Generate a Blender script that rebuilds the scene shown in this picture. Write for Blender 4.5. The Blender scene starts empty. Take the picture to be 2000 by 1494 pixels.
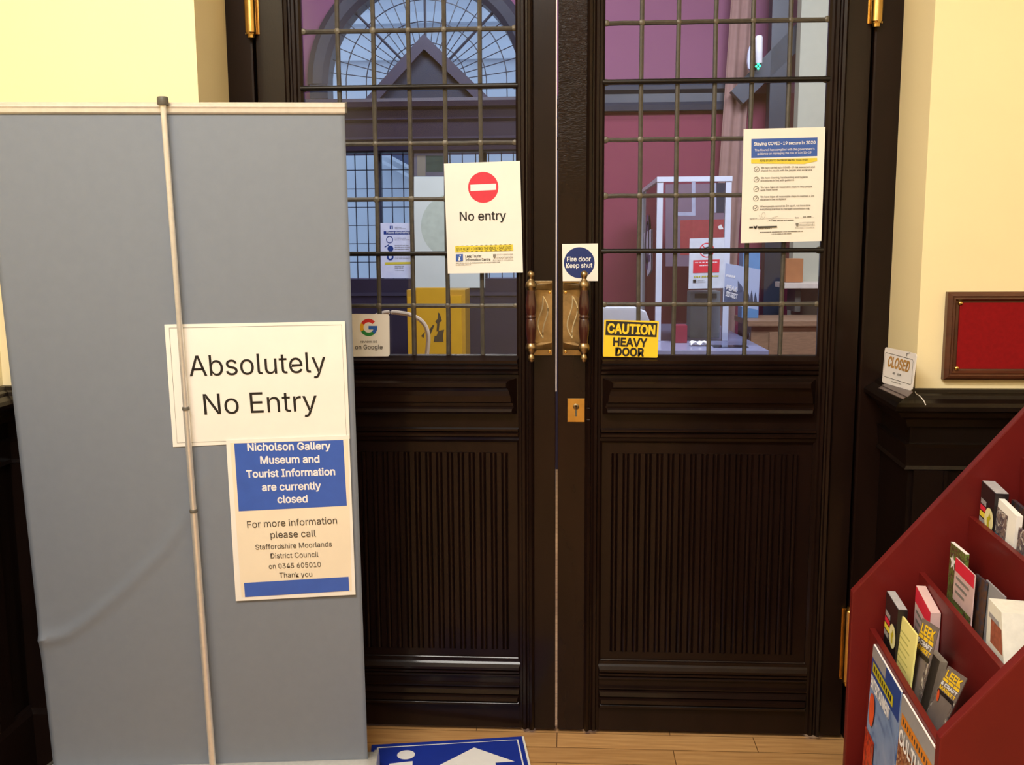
import bpy, bmesh, math, random
from mathutils import Vector, Matrix
random.seed(7)
scn = bpy.context.scene
col = scn.collection
V = Vector
# ------------------------------------------------------------------ camera
CP, CY, CR, CX, CZ, CD, CF = .13791088, .05754021, -.00509037, .02727968, 1.39322486, 2.65486149, 1900.0
fwd = V((-math.sin(CY) * math.cos(CP), math.cos(CY) * math.cos(CP), -math.sin(CP)))
_rt = V((math.cos(CY), math.sin(CY), 0)); _up = _rt.cross(fwd)
rt = math.cos(CR) * _rt + math.sin(CR) * _up
up = -math.sin(CR) * _rt + math.cos(CR) * _up
CAM = V((CX, -CD, CZ))
cd = bpy.data.cameras.new('camera'); cam = bpy.data.objects.new('camera', cd); col.objects.link(cam)
cd.sensor_width = 36; cd.sensor_fit = 'HORIZONTAL'; cd.lens = 36 * CF / 2000; cd.clip_start = .05
M = Matrix((rt, up, -fwd)).transposed().to_4x4(); M.translation = CAM
cam.matrix_world = M
scn.camera = cam
# ------------------------------------------------------------------ sky, exposure, lamps, lobby fill
scn.view_settings.view_transform = 'Standard'; scn.view_settings.look = 'None'
scn.view_settings.exposure = 0.0; scn.view_settings.gamma = 1.0; scn.view_settings.use_curve_mapping = False
w = bpy.data.worlds.new('world'); scn.world = w; w.use_nodes = True
bg = w.node_tree.nodes['Background']; bg.inputs[0].default_value = (.50, .66, .95, 1); bg.inputs[1].default_value = 1.4


def area(name, loc, tgt, sx, sy, power, color):
    l = bpy.data.lights.new(name, 'AREA'); l.shape = 'RECTANGLE'; l.size = sx; l.size_y = sy
    l.energy = power; l.color = color
    o = bpy.data.objects.new(name, l); col.objects.link(o); o.location = loc
    o.rotation_euler = (V(tgt) - V(loc)).to_track_quat('-Z', 'Y').to_euler()
    return o


area('ceiling_lamp_light', (-.7, -2.3, 3.1), (-.55, -1.5, 0), 1.3, .35, 74, (1, .965, .90))
area('ceiling_lamp_light', (.3, -3.5, 3.1), (.3, -3.6, 0), 1.5, .4, 48, (1, .965, .90))
area('lobby_fill_light', (.9, 1.0, 3.2), (.35, 2.6, .6), 1.4, .5, 85, (.80, .86, 1))  # added cool fill standing in for daylight in the lobby, no fitting
area('lobby_fill_light', (-.9, 2.3, 3.38), (-.9, 3.3, .9), 1.2, .3, 30, (.80, .86, 1))  # extra fill added to brighten the window wall and pediment


# ------------------------------------------------------------------ pixel helpers
def ray(px): return (rt * ((px[0] - 1000) / CF) - up * ((px[1] - 747) / CF) + fwd)


def on(px, p0, n):
    d = ray(px); n = V(n); return CAM + d * ((V(p0) - CAM).dot(n) / d.dot(n))


def aty(px, y): return on(px, (0, y, 0), (0, 1, 0))


def atx(px, x): return on(px, (x, 0, 0), (1, 0, 0))


def atz(px, z): return on(px, (0, 0, z), (0, 0, 1))


# ------------------------------------------------------------------ materials
def lin(c):
    return tuple(((x / 255 + .055) / 1.055) ** 2.4 if x > 10 else x / 255 / 12.92 for x in c)


def mat(name, rgb, rough=.5, metal=0, var=.08, scale=25, bump=0, bscale=None, coat=0, spec=.5, stretch=None):
    m = bpy.data.materials.new(name); m.use_nodes = True; nt = m.node_tree; N = nt.nodes; L = nt.links
    b = N['Principled BSDF']; c = lin(rgb)
    tc = N.new('ShaderNodeTexCoord'); nz = N.new('ShaderNodeTexNoise'); nz.inputs['Scale'].default_value = scale
    nz.inputs['Detail'].default_value = 4
    src = tc.outputs['Object']
    if stretch:
        mp = N.new('ShaderNodeMapping'); mp.inputs['Scale'].default_value = stretch; L.new(src, mp.inputs[0]); src = mp.outputs[0]
    L.new(src, nz.inputs['Vector'])
    rp = N.new('ShaderNodeValToRGB')
    rp.color_ramp.elements[0].position = .3; rp.color_ramp.elements[1].position = .7
    rp.color_ramp.elements[0].color = tuple(x * (1 - var) for x in c) + (1,)
    rp.color_ramp.elements[1].color = tuple(min(1, x * (1 + var)) for x in c) + (1,)
    L.new(nz.outputs['Fac'], rp.inputs[0]); L.new(rp.outputs[0], b.inputs['Base Color'])
    b.inputs['Roughness'].default_value = rough; b.inputs['Metallic'].default_value = metal
    b.inputs['Coat Weight'].default_value = coat; b.inputs['Coat Roughness'].default_value = .12
    b.inputs['Specular IOR Level'].default_value = spec
    if bump:
        n2 = N.new('ShaderNodeTexNoise'); n2.inputs['Scale'].default_value = bscale or scale * 4; n2.inputs['Detail'].default_value = 5
        L.new(src, n2.inputs['Vector'])
        bp = N.new('ShaderNodeBump'); bp.inputs['Strength'].default_value = bump; bp.inputs['Distance'].default_value = .003
        L.new(n2.outputs['Fac'], bp.inputs['Height']); L.new(bp.outputs[0], b.inputs['Normal'])
    return m


def emit(name, rgb, s):
    m = mat(name, rgb); b = m.node_tree.nodes['Principled BSDF']
    b.inputs['Emission Color'].default_value = lin(rgb) + (1,); b.inputs['Emission Strength'].default_value = s
    return m


def glass(name, tint=(1, 1, 1), ior=1.5, rough=.01, wavy=.0):
    m = bpy.data.materials.new(name); m.use_nodes = True; nt = m.node_tree; N = nt.nodes; L = nt.links
    for n in list(N):
        if n.type != 'OUTPUT_MATERIAL': N.remove(n)
    out = [n for n in N if n.type == 'OUTPUT_MATERIAL'][0]
    t = N.new('ShaderNodeBsdfTransparent'); t.inputs[0].default_value = tint + (1,)
    g = N.new('ShaderNodeBsdfGlossy'); g.inputs['Roughness'].default_value = rough
    f = N.new('ShaderNodeFresnel'); f.inputs[0].default_value = ior
    mx = N.new('ShaderNodeMixShader'); L.new(f.outputs[0], mx.inputs[0]); L.new(t.outputs[0], mx.inputs[1]); L.new(g.outputs[0], mx.inputs[2])
    L.new(mx.outputs[0], out.inputs[0])
    if wavy:
        tc = N.new('ShaderNodeTexCoord'); nz = N.new('ShaderNodeTexNoise'); nz.inputs['Scale'].default_value = 9
        bp = N.new('ShaderNodeBump'); bp.inputs['Strength'].default_value = wavy; bp.inputs['Distance'].default_value = .01
        L.new(tc.outputs['Object'], nz.inputs['Vector']); L.new(nz.outputs['Fac'], bp.inputs['Height'])
        L.new(bp.outputs[0], g.inputs['Normal']); L.new(bp.outputs[0], f.inputs['Normal'])
    return m


def picture(name, stops, scale=30, rough=.35, dist=1.5):
    m = mat(name, (120, 120, 120), rough); nt = m.node_tree; N = nt.nodes
    rp = [n for n in N if n.type == 'VALTORGB'][0]; nz = [n for n in N if n.type == 'TEX_NOISE'][0]
    nz.inputs['Scale'].default_value = scale; nz.inputs['Distortion'].default_value = dist
    cr = rp.color_ramp; cr.interpolation = 'EASE'
    cr.elements[0].position, cr.elements[1].position = .28, .72
    cr.elements[0].color = lin(stops[0]) + (1,); cr.elements[1].color = lin(stops[-1]) + (1,)
    for i, s in enumerate(stops[1:-1]):
        e = cr.elements.new(.28 + .44 * (i + 1) / (len(stops) - 1)); e.color = lin(s) + (1,)
    return m


def floor_mat():
    m = mat('oak_strip_floor', (196, 148, 92), .42, coat=.15); nt = m.node_tree; N = nt.nodes; L = nt.links
    b = N['Principled BSDF']; tc = [n for n in N if n.type == 'TEX_COORD'][0]; rp = [n for n in N if n.type == 'VALTORGB'][0]
    nz = [n for n in N if n.type == 'TEX_NOISE'][0]
    mp = N.new('ShaderNodeMapping'); mp.inputs['Scale'].default_value = (3, 40, 1); L.new(tc.outputs['Object'], mp.inputs[0]); L.new(mp.outputs[0], nz.inputs['Vector'])
    nz.inputs['Scale'].default_value = 2.2
    rp.color_ramp.elements[0].color = lin((188, 140, 88)) + (1,); rp.color_ramp.elements[1].color = lin((216, 170, 114)) + (1,)
    br = N.new('ShaderNodeTexBrick'); br.inputs['Scale'].default_value = 1; br.inputs['Brick Width'].default_value = .56
    br.inputs['Row Height'].default_value = .083; br.inputs['Mortar Size'].default_value = .0012; br.offset = .42
    br.inputs['Color1'].default_value = (1, 1, 1, 1); br.inputs['Color2'].default_value = (.82, .80, .78, 1); br.inputs['Mortar'].default_value = (.22, .17, .12, 1)
    L.new(tc.outputs['Object'], br.inputs['Vector'])
    mx = N.new('ShaderNodeMixRGB'); mx.blend_type = 'MULTIPLY'; mx.inputs[0].default_value = 1
    L.new(rp.outputs[0], mx.inputs[1]); L.new(br.outputs['Color'], mx.inputs[2]); L.new(mx.outputs[0], b.inputs['Base Color'])
    return m


def varnish(name, rgb):
    return mat(name, rgb, .36, var=.22, scale=14, bump=.09, bscale=260, coat=.26, spec=.12, stretch=(1, 1, .25))


M_CREAM = mat('cream_wall_paint', (246, 230, 186), .75, var=.02, scale=3, bump=.05, bscale=120)
M_CEIL = mat('white_ceiling_paint', (240, 234, 220), .8, var=.02)
M_FLOOR = floor_mat()
M_WOOD = varnish('dark_varnished_oak', (27, 15, 11))
def crazed():
    m = varnish('crazed_varnish', (29, 16, 12)); nt = m.node_tree; N = nt.nodes; L = nt.links
    tc = [n for n in N if n.type == 'TEX_COORD'][0]; b = N['Principled BSDF']
    mp = N.new('ShaderNodeMapping'); mp.inputs['Scale'].default_value = (60, 60, 150); L.new(tc.outputs['Object'], mp.inputs[0])
    nz = N.new('ShaderNodeTexNoise'); nz.inputs['Scale'].default_value = 1; nz.inputs['Detail'].default_value = 3; nz.inputs['Distortion'].default_value = 1.2; L.new(mp.outputs[0], nz.inputs['Vector'])
    sp = N.new('ShaderNodeSeparateXYZ'); L.new(tc.outputs['Object'], sp.inputs[0])
    mr = N.new('ShaderNodeMapRange'); mr.inputs['From Min'].default_value = 1.45; mr.inputs['From Max'].default_value = 2.0; mr.inputs['To Max'].default_value = .85; L.new(sp.outputs['Z'], mr.inputs['Value'])
    bp = N.new('ShaderNodeBump'); bp.inputs['Distance'].default_value = .004; L.new(mr.outputs[0], bp.inputs['Strength']); L.new(nz.outputs['Fac'], bp.inputs['Height'])
    L.new(bp.outputs[0], b.inputs['Normal']); b.inputs['Roughness'].default_value = .25
    return m


M_CRAZED = crazed()
M_WOOD2 = varnish('dark_varnished_oak_panel', (26, 14, 11))
M_DADO = varnish('dark_dado_wood', (20, 12, 10))
M_LEAD = mat('lead_came', (74, 70, 64), .5, metal=.2, var=.2, scale=60, bump=.3, bscale=200)
M_SOLDER = mat('solder_joint', (96, 90, 78), .4, metal=.3, var=.2, scale=90, bump=.4, bscale=150)
M_BLACK = mat('black_iron', (26, 22, 20), .4, metal=.3, var=.2)
M_GLASS = glass('clear_leaded_glass', (.96, .97, .97), 1.37, .01, .012)
M_PERSPEX = glass('clear_perspex', (.96, .97, .99), 1.3, .02)
M_BRASS = mat('polished_brass', (214, 176, 104), .22, metal=1, var=.12, scale=40)
M_ABRASS = mat('aged_brass', (160, 138, 104), .34, metal=1, var=.3, scale=30, bump=.12, bscale=160)
M_SCROLL = mat('bright_worn_brass', (236, 218, 178), .3, metal=.6)
M_SEAL = mat('white_brush_seal', (225, 215, 220), .6)
M_GREY = mat('grey_banner_film', (122, 131, 145), .55, var=.02, scale=40, bump=.03, bscale=600)
M_ALU = mat('brushed_aluminium', (226, 224, 220), .32, metal=.55, var=.05, scale=80)
M_ALUD = mat('dark_grey_plastic', (88, 84, 76), .5, var=.1)
M_PAPER = mat('white_paper', (241, 238, 232), .5, var=.02, scale=12)
M_PAPER2 = mat('cream_print_paper', (240, 228, 206), .5, var=.02, scale=12)
M_INK = mat('black_ink', (28, 26, 26), .5, var=.05)
M_INKG = mat('grey_ink', (128, 124, 118), .5, var=.05)
M_INKB = mat('brown_black_ink', (66, 60, 54), .5, var=.05)
M_BLUE = mat('blue_print', (52, 92, 178), .45, var=.05)
M_BLUE2 = mat('poster_blue_print', (58, 96, 190), .45, var=.05)
M_NAVY = mat('safety_blue', (12, 42, 112), .4, var=.05)
M_WHITEINK = mat('white_print', (240, 240, 244), .45, var=.02)
M_RED = mat('sign_red', (216, 44, 66), .45, var=.05)
M_YEL = mat('sign_yellow', (250, 208, 44), .45, var=.04)
M_YEL2 = mat('tape_yellow', (226, 208, 66), .45, var=.04)
M_GOLD = mat('gold_print', (176, 130, 62), .4, var=.05)
M_RACK = mat('red_stained_wood', (96, 17, 14), .5, var=.1, scale=8, coat=.06, spec=.3, bump=.04, bscale=300)
M_VELVET = mat('crimson_felt', (136, 14, 19), .9, var=.08, scale=120, bump=.1, bscale=900, spec=.2)
M_MAHOG = mat('mahogany_frame', (78, 40, 23), .4, var=.2, scale=10, coat=.2, stretch=(1, 1, 6))
M_PURPLE = mat('plum_wall_paint', (120, 66, 104), .7, var=.04, scale=4)
M_MAROON = mat('maroon_wall_paint', (134, 50, 76), .7, var=.05, scale=4)
M_NAVYW = mat('navy_painted_wood', (46, 51, 68), .4, var=.1, scale=8)
M_PLUMW = mat('dark_plum_panelling', (45, 38, 58), .45, var=.1, scale=8)
M_LILAC = mat('lilac_grey_wood', (58, 54, 74), .45, var=.1, scale=8)


# ------------------------------------------------------------------ mesh builder
class MB:
    def __init__(s): s.v = []; s.f = []

    def add(s, vs, fs):
        b = len(s.v); s.v += [V(x) for x in vs]; s.f += [[i + b for i in f] for f in fs]; return s

    def hexa(s, p):  # 8 points: bottom 4, top 4
        return s.add(p, [(3, 2, 1, 0), (4, 5, 6, 7), (0, 1, 5, 4), (1, 2, 6, 5), (2, 3, 7, 6), (3, 0, 4, 7)])

    def box(s, a, b):
        x0, y0, z0 = a; x1, y1, z1 = b
        return s.hexa([(x0, y0, z0), (x1, y0, z0), (x1, y1, z0), (x0, y1, z0), (x0, y0, z1), (x1, y0, z1), (x1, y1, z1), (x0, y1, z1)])

    def obox(s, o, ex, ey, ez, a, b):
        P = lambda x, y, z: o + ex * x + ey * y + ez * z
        return s.hexa([P(a[0], a[1], a[2]), P(b[0], a[1], a[2]), P(b[0], b[1], a[2]), P(a[0], b[1], a[2]), P(a[0], a[1], b[2]), P(b[0], a[1], b[2]), P(b[0], b[1], b[2]), P(a[0], b[1], b[2])])

    def prism(s, pts, d):  # polygon points extruded along d
        n = len(pts); d = V(d); p = [V(q) for q in pts]
        return s.add(p + [q + d for q in p], [list(range(n))[::-1], list(range(n, 2 * n))] + [[i, (i + 1) % n, n + (i + 1) % n, n + i] for i in range(n)])

    def loft(s, rings, close=False, caps=True):
        n = len(rings[0]); b = []
        fs = []
        R = len(rings)
        for i in range(R - 1 + (1 if close else 0)):
            j = (i + 1) % R
            for k in range(n):
                l = (k + 1) % n
                fs.append([i * n + k, i * n + l, j * n + l, j * n + k])
        if caps and not close:
            fs.append(list(range(n))[::-1]); fs.append([(R - 1) * n + k for k in range(n)])
        return s.add([p for r in rings for p in r], fs)

    def sheetloft(s, rings):  # open strips
        n = len(rings[0]); R = len(rings)
        return s.add([p for r in rings for p in r], [[i * n + k, i * n + k + 1, (i + 1) * n + k + 1, (i + 1) * n + k] for i in range(R - 1) for k in range(n - 1)])

    def tube(s, path, r, seg=10, close=False):
        path = [V(p) for p in path]; rings = []; n = len(path)
        ref = None
        for i, p in enumerate(path):
            if close: t = path[(i + 1) % n] - path[i - 1]
            else: t = path[min(i + 1, n - 1)] - path[max(i - 1, 0)]
            t.normalize()
            if ref is None: ref = V((0, 0, 1)) if abs(t.z) < .9 else V((1, 0, 0))
            a = t.cross(ref).normalized(); b = t.cross(a).normalized(); ref = -b if False else ref
            rr = r[i] if isinstance(r, (list, tuple)) else r
            rings.append([p + a * (rr * math.cos(2 * math.pi * k / seg)) + b * (rr * math.sin(2 * math.pi * k / seg)) for k in range(seg)])
        return s.loft(rings, close)

    def lathe(s, base, axis, prof, seg=20):  # prof: (height, radius)
        axis = V(axis).normalized(); ref = V((1, 0, 0)) if abs(axis.x) < .9 else V((0, 1, 0))
        a = axis.cross(ref).normalized(); b = axis.cross(a)
        return s.loft([[V(base) + axis * h + (a * math.cos(2 * math.pi * k / seg) + b * math.sin(2 * math.pi * k / seg)) * max(r, 1e-4) for k in range(seg)] for h, r in prof])

    def band(s, x0, x1, prof, mitre=0):  # moulding along x; prof (z, y)
        def ring(x, sg): return [V((x + sg * mitre * max(0, -y), y, z)) for z, y in prof]
        return s.loft([ring(x0, 1), ring(x1, -1)])

    def build(s, name, m, parent=None, smooth=False, origin=None, bevel=0):
        org = V(origin) if origin is not None else (WORLD.get(parent.name, V((0, 0, 0))) if parent else V((0, 0, 0)))
        me = bpy.data.meshes.new(name)
        me.from_pydata([tuple(v - org) for v in s.v], [], s.f)
        bm = bmesh.new(); bm.from_mesh(me)
        bmesh.ops.recalc_face_normals(bm, faces=bm.faces)
        if bevel:
            bmesh.ops.bevel(bm, geom=[e for e in bm.edges if len(e.link_faces) == 2 and e.calc_face_angle(0) > .6], offset=bevel, segments=2, affect='EDGES', profile=.7)
        bm.to_mesh(me); bm.free()
        if smooth:
            for p in me.polygons: p.use_smooth = True
            me.set_sharp_from_angle(angle=math.radians(40))
        me.materials.append(m)
        o = bpy.data.objects.new(name, me); col.objects.link(o)
        WORLD[o.name] = org
        if parent: o.parent = parent
        else: o.location = org
        return o


WORLD = {}


def tag(o, label, cat, group=None, kind=None):
    o['label'] = label; o['category'] = cat
    if group: o['group'] = group
    if kind: o['kind'] = kind
    return o


def thing(name, label, cat, loc=(0, 0, 0), group=None, kind=None):
    o = bpy.data.objects.new(name, None); o.empty_display_size = .05; col.objects.link(o); o.location = loc
    WORLD[o.name] = V(loc); return tag(o, label, cat, group, kind)


def struct(name, mb, m, label, cat, smooth=False, bevel=0):
    return tag(mb.build(name, m, smooth=smooth, bevel=bevel), label, cat, kind='structure')


# ------------------------------------------------------------------ lettering
try:
    FONT = bpy.data.fonts.load(bpy.utils.system_resource('DATAFILES') + '/fonts/Inter.woff2')
except Exception:
    FONT = None
_gc = {}


def glyphs(body, bold=0):
    k = (body, bold)
    if k not in _gc:
        c = bpy.data.curves.new('t', 'FONT'); c.body = body; c.size = 1; c.resolution_u = 3; c.fill_mode = 'FRONT'
        if FONT: c.font = FONT
        o = bpy.data.objects.new('t', c); col.objects.link(o)
        me = bpy.data.meshes.new_from_object(o.evaluated_get(bpy.context.evaluated_depsgraph_get()))
        vs = [(v.co.x, v.co.y, 0) for v in me.vertices]; fs = [list(p.vertices) for p in me.polygons]
        bpy.data.objects.remove(o); bpy.data.curves.remove(c); bpy.data.meshes.remove(me)
        if bold:
            v0, f0 = vs, fs; vs, fs = [], []
            for i in range(9):
                dx, dy = (0, 0) if i == 8 else (math.cos(i * math.pi / 4), math.sin(i * math.pi / 4))
                fs += [[q + len(vs) for q in f] for f in f0]; vs = vs + [(x + bold * dx, y + bold * dy, i * 2.5e-5) for x, y, _ in v0]
        _gc[k] = (vs, fs, min(v[0] for v in vs), max(v[0] for v in vs))
    return _gc[k]


_hv = glyphs('H')[0]; CAPH = max(v[1] for v in _hv)


class Sheet:
    """a flat printed sheet standing in its own plane; its print is laid on as thin layers"""

    def __init__(s, name, label, cat, c, m, thick=.0012, group=None, n=None, kind=None, origin=None, round=0, parent=None):
        c = [V(p) for p in c]; s.c = c
        s.ex = (c[1] - c[0]).normalized(); s.n = (c[1] - c[0]).cross(c[0] - c[3]).normalized()
        if s.n.dot(CAM - c[0]) < 0: s.n = -s.n
        s.ey = s.n.cross(s.ex).normalized()
        if s.ey.dot(c[0] - c[3]) < 0: s.ey = -s.ey
        s.p0 = c[0]; s.parts = {}; s.layer = 0
        pts = c
        if round:
            pts = []
            for i in range(4):
                a, b, d = c[i - 1], c[i], c[(i + 1) % 4]
                u1 = (a - b).normalized() * round; u2 = (d - b).normalized() * round
                for k in range(6):
                    t = k / 5 * math.pi / 2
                    pts.append(b + u1 * (1 - math.sin(t)) + u2 * (1 - math.cos(t)))
        mb = MB().prism(pts, -s.n * thick)
        org = (c[2] + c[3]) / 2
        if parent is None:
            s.o = tag(mb.build(name, m, origin=org), label, cat, group, kind)
        else:
            s.o = mb.build(name, m, parent)
        s.mpp = None

    def at(s, px): return on(px, s.p0, s.n)

    def uv(s, u, v): return s.c[0] * (1 - u) * (1 - v) + s.c[1] * u * (1 - v) + s.c[2] * u * v + s.c[3] * (1 - u) * v

    def _mb(s, part, m):
        if part not in s.parts: s.parts[part] = (MB(), m, .0003 * (1 + len(s.parts)))
        return s.parts[part]

    def poly3(s, part, m, pts):
        mb, _, off = s._mb(part, m); mb.add([p + s.n * off for p in pts], [list(range(len(pts)))])

    def poly(s, part, m, pxs): s.poly3(part, m, [s.at(p) for p in pxs])

    def rect(s, part, m, u0, v0, u1, v1): s.poly3(part, m, [s.uv(u0, v0), s.uv(u1, v0), s.uv(u1, v1), s.uv(u0, v1)])

    def disc(s, part, m, c, r, r0=0, a0=0, a1=360, seg=40, cut=None):
        C = s.at(c); R = (s.at((c[0] + r, c[1])) - C).length; k = r0 / r if r else 0
        mb, _, off = s._mb(part, m)
        A = [math.radians(a0 + (a1 - a0) * i / seg) for i in range(seg + 1)]
        P = lambda a, q: C + s.ex * (math.cos(a) * R * q) + s.ey * (math.sin(a) * R * q) + s.n * off
        if r0: mb.sheetloft([[P(a, 1), P(a, k)] for a in A])
        else: mb.add([P(a, 1) for a in (A[:-1] if abs(a1 - a0) >= 360 else A)], [list(range(seg if abs(a1 - a0) >= 360 else seg + 1))])

    def line3(s, part, m, pts, wd, close=False):
        mb, _, off = s._mb(part, m); n = len(pts); rr = []
        for i, p in enumerate(pts):
            if close: t = pts[(i + 1) % n] - pts[i - 1]
            else: t = pts[min(i + 1, n - 1)] - pts[max(i - 1, 0)]
            q = s.n.cross(t).normalized() * (wd / 2); rr.append([p + q + s.n * off, p - q + s.n * off])
        if close: rr.append(rr[0])
        mb.sheetloft(rr)

    def line(s, part, m, pxs, wd, close=False): s.line3(part, m, [s.at(p) for p in pxs], wd, close)

    def text3(s, part, m, body, A, B, cap, bold=0, vert=None):
        vs, fs, x0, x1 = glyphs(body, bold); mb, _, off = s._mb(part, m)
        e = (B - A); n = (s.n.cross(e)).normalized() if vert is None else vert
        if n.dot(s.ey) < 0: n = -n
        mb.add([A + e * ((x - x0) / (x1 - x0)) + n * (y * cap / CAPH) + s.n * (off + dz) for x, y, dz in vs], fs)

    def text(s, part, m, body, pL, pR, cap, bold=0):
        A, B = s.at(pL), s.at(pR); k = (s.at((pL[0], pL[1] - cap)) - A).length
        s.text3(part, m, body, A, B, k, bold)

    def textuv(s, part, m, body, u0, u1, v, capv, bold=0):
        A, B = s.uv(u0, v), s.uv(u1, v); s.text3(part, m, body, A, B, (s.uv(0, 0) - s.uv(0, 1)).length * capv, bold, (s.uv((u0 + u1) / 2, v - .1) - s.uv((u0 + u1) / 2, v)).normalized())

    def bars(s, part, m, pL, pR, h, seed=0, gap=.3):
        """a row of tiny print too small to read: short dashes of uneven length"""
        rnd = random.Random(seed); A, B = s.at(pL), s.at(pR); Ln = (B - A).length; e = (B - A) / Ln
        k = (s.at((pL[0], pL[1] - h)) - A).length; x = 0
        while x < Ln - k:
            l = min(Ln - x, k * rnd.uniform(.35, .9))
            s.poly3(part, m, [A + e * x, A + e * (x + l), A + e * (x + l) + s.ey * k, A + e * x + s.ey * k]); x += l + k * (gap if rnd.random() > .2 else gap * 3)

    def done(s):
        for part, (mb, m, off) in s.parts.items():
            mb.build(part, m, s.o)
        return s.o


# ================================================================== SETTING
WY = -.26           # front wall plane, in front of the doors
XL, XR = -.872, .872
SL, SR = -1.42, 1.6
mb = MB().box((-3.2, -5.6, -.06), (3.2, 3.7, 0)); struct('floor', mb, M_FLOOR, 'pale oak strip floor running under both doors', 'floor')
struct('wall_front_left', MB().prism([(XL, WY, 0), (-.886, .001, 0), (-.95, .14, 0), (SL - .02, .14, 0), (SL - .02, WY, 0)], (0, 0, 3.3)), M_CREAM, 'cream wall behind the grey banner', 'wall')
struct('wall_front_right', MB().prism([(XR, WY, 0), (.886, .001, 0), (.95, .14, 0), (SR + .02, .14, 0), (SR + .02, WY, 0)], (0, 0, 3.3)), M_CREAM, 'cream wall carrying the crimson plaque', 'wall')
struct('wall_front_head', MB().box((-.95, .0, 2.62), (.95, .14, 3.3)), M_CREAM, 'cream wall above the double doors', 'wall')
struct('wall_left', MB().box((SL - .12, -5.6, 0), (SL, WY + .02, 3.3)), M_CREAM, 'cream side wall beyond the grey banner', 'wall')
struct('wall_right', MB().box((SR, -5.6, 0), (SR + .12, WY + .02, 3.3)), M_CREAM, 'cream side wall behind the leaflet rack', 'wall')
struct('wall_back', MB().box((-1.6, -5.7, 0), (1.8, -5.6, 3.3)), M_CREAM, 'cream wall facing the double doors', 'wall')
struct('ceiling', MB().box((-1.6, -5.7, 3.2), (1.8, .1, 3.3)), M_CEIL, 'white ceiling of the front hall', 'ceiling')


def sweep(path, prof):
    """prof: (out, z) swept along a floor path with mitred corners; out is to the room side"""
    P = [V((a[0], a[1], 0)) for a in path]; n = len(P); rings = []
    for i in range(n):
        d1 = (P[i] - P[i - 1]).normalized() if i else None
        d2 = (P[i + 1] - P[i]).normalized() if i < n - 1 else None
        nn = lambda d: V((d.y, -d.x, 0))
        if d1 is None: o = nn(d2)
        elif d2 is None: o = nn(d1)
        else:
            a, b = nn(d1), nn(d2); o = (a + b); o /= (1 + a.dot(b))
        rings.append([P[i] + o * q + V((0, 0, z)) for q, z in prof])
    return MB().loft(rings)


CAP = [(-.004, 1.05), (.012, 1.048), (.018, 1.040), (.030, 1.036), (.034, 1.028), (.052, 1.020), (.060, 1.012), (.060, 1.002), (.048, .996), (.042, .984), (.026, .976), (.020, .958), (-.004, .955)]
BODY = [(-.004, .958), (.010, .958), (.010, 0), (-.004, 0)]
SKIRT = [(-.004, .19), (.022, .185), (.030, .17), (.034, .01), (.034, 0), (-.004, 0)]
RAIL = [(.004, .915), (.024, .915), (.020, .905), (.017, .86), (.022, .852), (.010, .846), (.004, .846)]
for nm, path, lb in (('trim_1', [(.888, -.004), (XR, WY), (SR, WY), (SR, -5.5)], 'dark dado panelling under the crimson plaque'),
                     ('trim_2', [(SL, -5.5), (SL, WY), (XL, WY), (-.888, -.004)], 'dark dado panelling beside the grey banner')):
    t = thing(nm, lb, 'panelling', (path[1][0], path[1][1], 0), kind='structure')
    sg = 1 if nm == 'trim_1' else -1
    sweep(path, CAP).build('cap_moulding', M_DADO, t)
    sweep(path, BODY).build('panel', M_DADO, t)
    sweep(path, SKIRT).build('skirting', M_DADO, t)
    sweep(path, RAIL).build('rail', M_DADO, t)
    st = MB()
    xw = abs(SR - XR) if sg > 0 else abs(SL - XL)
    xa = XR if sg > 0 else XL
    for a, b in ((.0, .075), (xw - .09, xw - .02)):
        st.box((min(xa + sg * a, xa + sg * b), WY - .022, .18), (max(xa + sg * a, xa + sg * b), WY - .008, .85))
        e = b if a < .1 else a
        st.box((xa + sg * e - .004, WY - .026, .18), (xa + sg * e + .004, WY - .008, .85))
    xs = SL if sg < 0 else SR
    for y0 in (-.36, -1.1, -1.9, -2.7, -3.5):
        st.box((min(xs, xs - sg * .022), y0 - .06, .18), (max(xs, xs - sg * .022), y0, .86))
    st.build('stile', M_DADO, t)

# door frame
fr = thing('trim_3', 'dark varnished frame around the double doors', 'door frame', (0, .05, 0), kind='structure')
for sg in (-1, 1):
    b = MB().box((min(sg * .815, sg * .895), .0, 0), (max(sg * .815, sg * .895), .13, 2.62))
    b.build('jamb', M_WOOD, fr, bevel=.006)
    b = MB().box((min(sg * .795, sg * .83), .052, 0), (max(sg * .795, sg * .83), .125, 2.5))
    b.build('door_stop', M_WOOD2, fr)
MB().box((-.895, .0, 2.49), (.895, .13, 2.62)).build('head', M_WOOD, fr, bevel=.006)

# ------------------------------------------------------------------ doors
SIDE = [(0, .006), (0, -.006), (.006, -.013), (.013, -.010), (.015, -.003), (.019, -.002), (.024, -.008), (.031, -.007), (.034, .001), (.040, .002), (.046, .008), (.046, .02)]
SILL = [(1.101, .016), (1.098, .006), (1.092, -.003), (1.086, -.013), (1.078, -.011), (1.073, -.003), (1.068, -.008), (1.062, -.006), (1.057, .000), (1.054, -.007), (1.049, -.005), (1.045, .003), (1.043, .02)]
APRON = [(1.036, .01), (1.034, -.044), (1.029, -.052), (1.018, -.052), (1.014, -.046), (1.006, -.040), (.992, -.034), (.974, -.030), (.970, -.022), (.958, -.018), (.954, -.026), (.946, -.028), (.940, -.022), (.936, .01)]
LOCKR = [(.899, .02), (.897, .003), (.894, -.008), (.888, -.007), (.885, .000), (.881, -.009), (.874, -.008), (.870, -.002), (.862, .002), (.855, .010), (.853, .022)]
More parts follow.
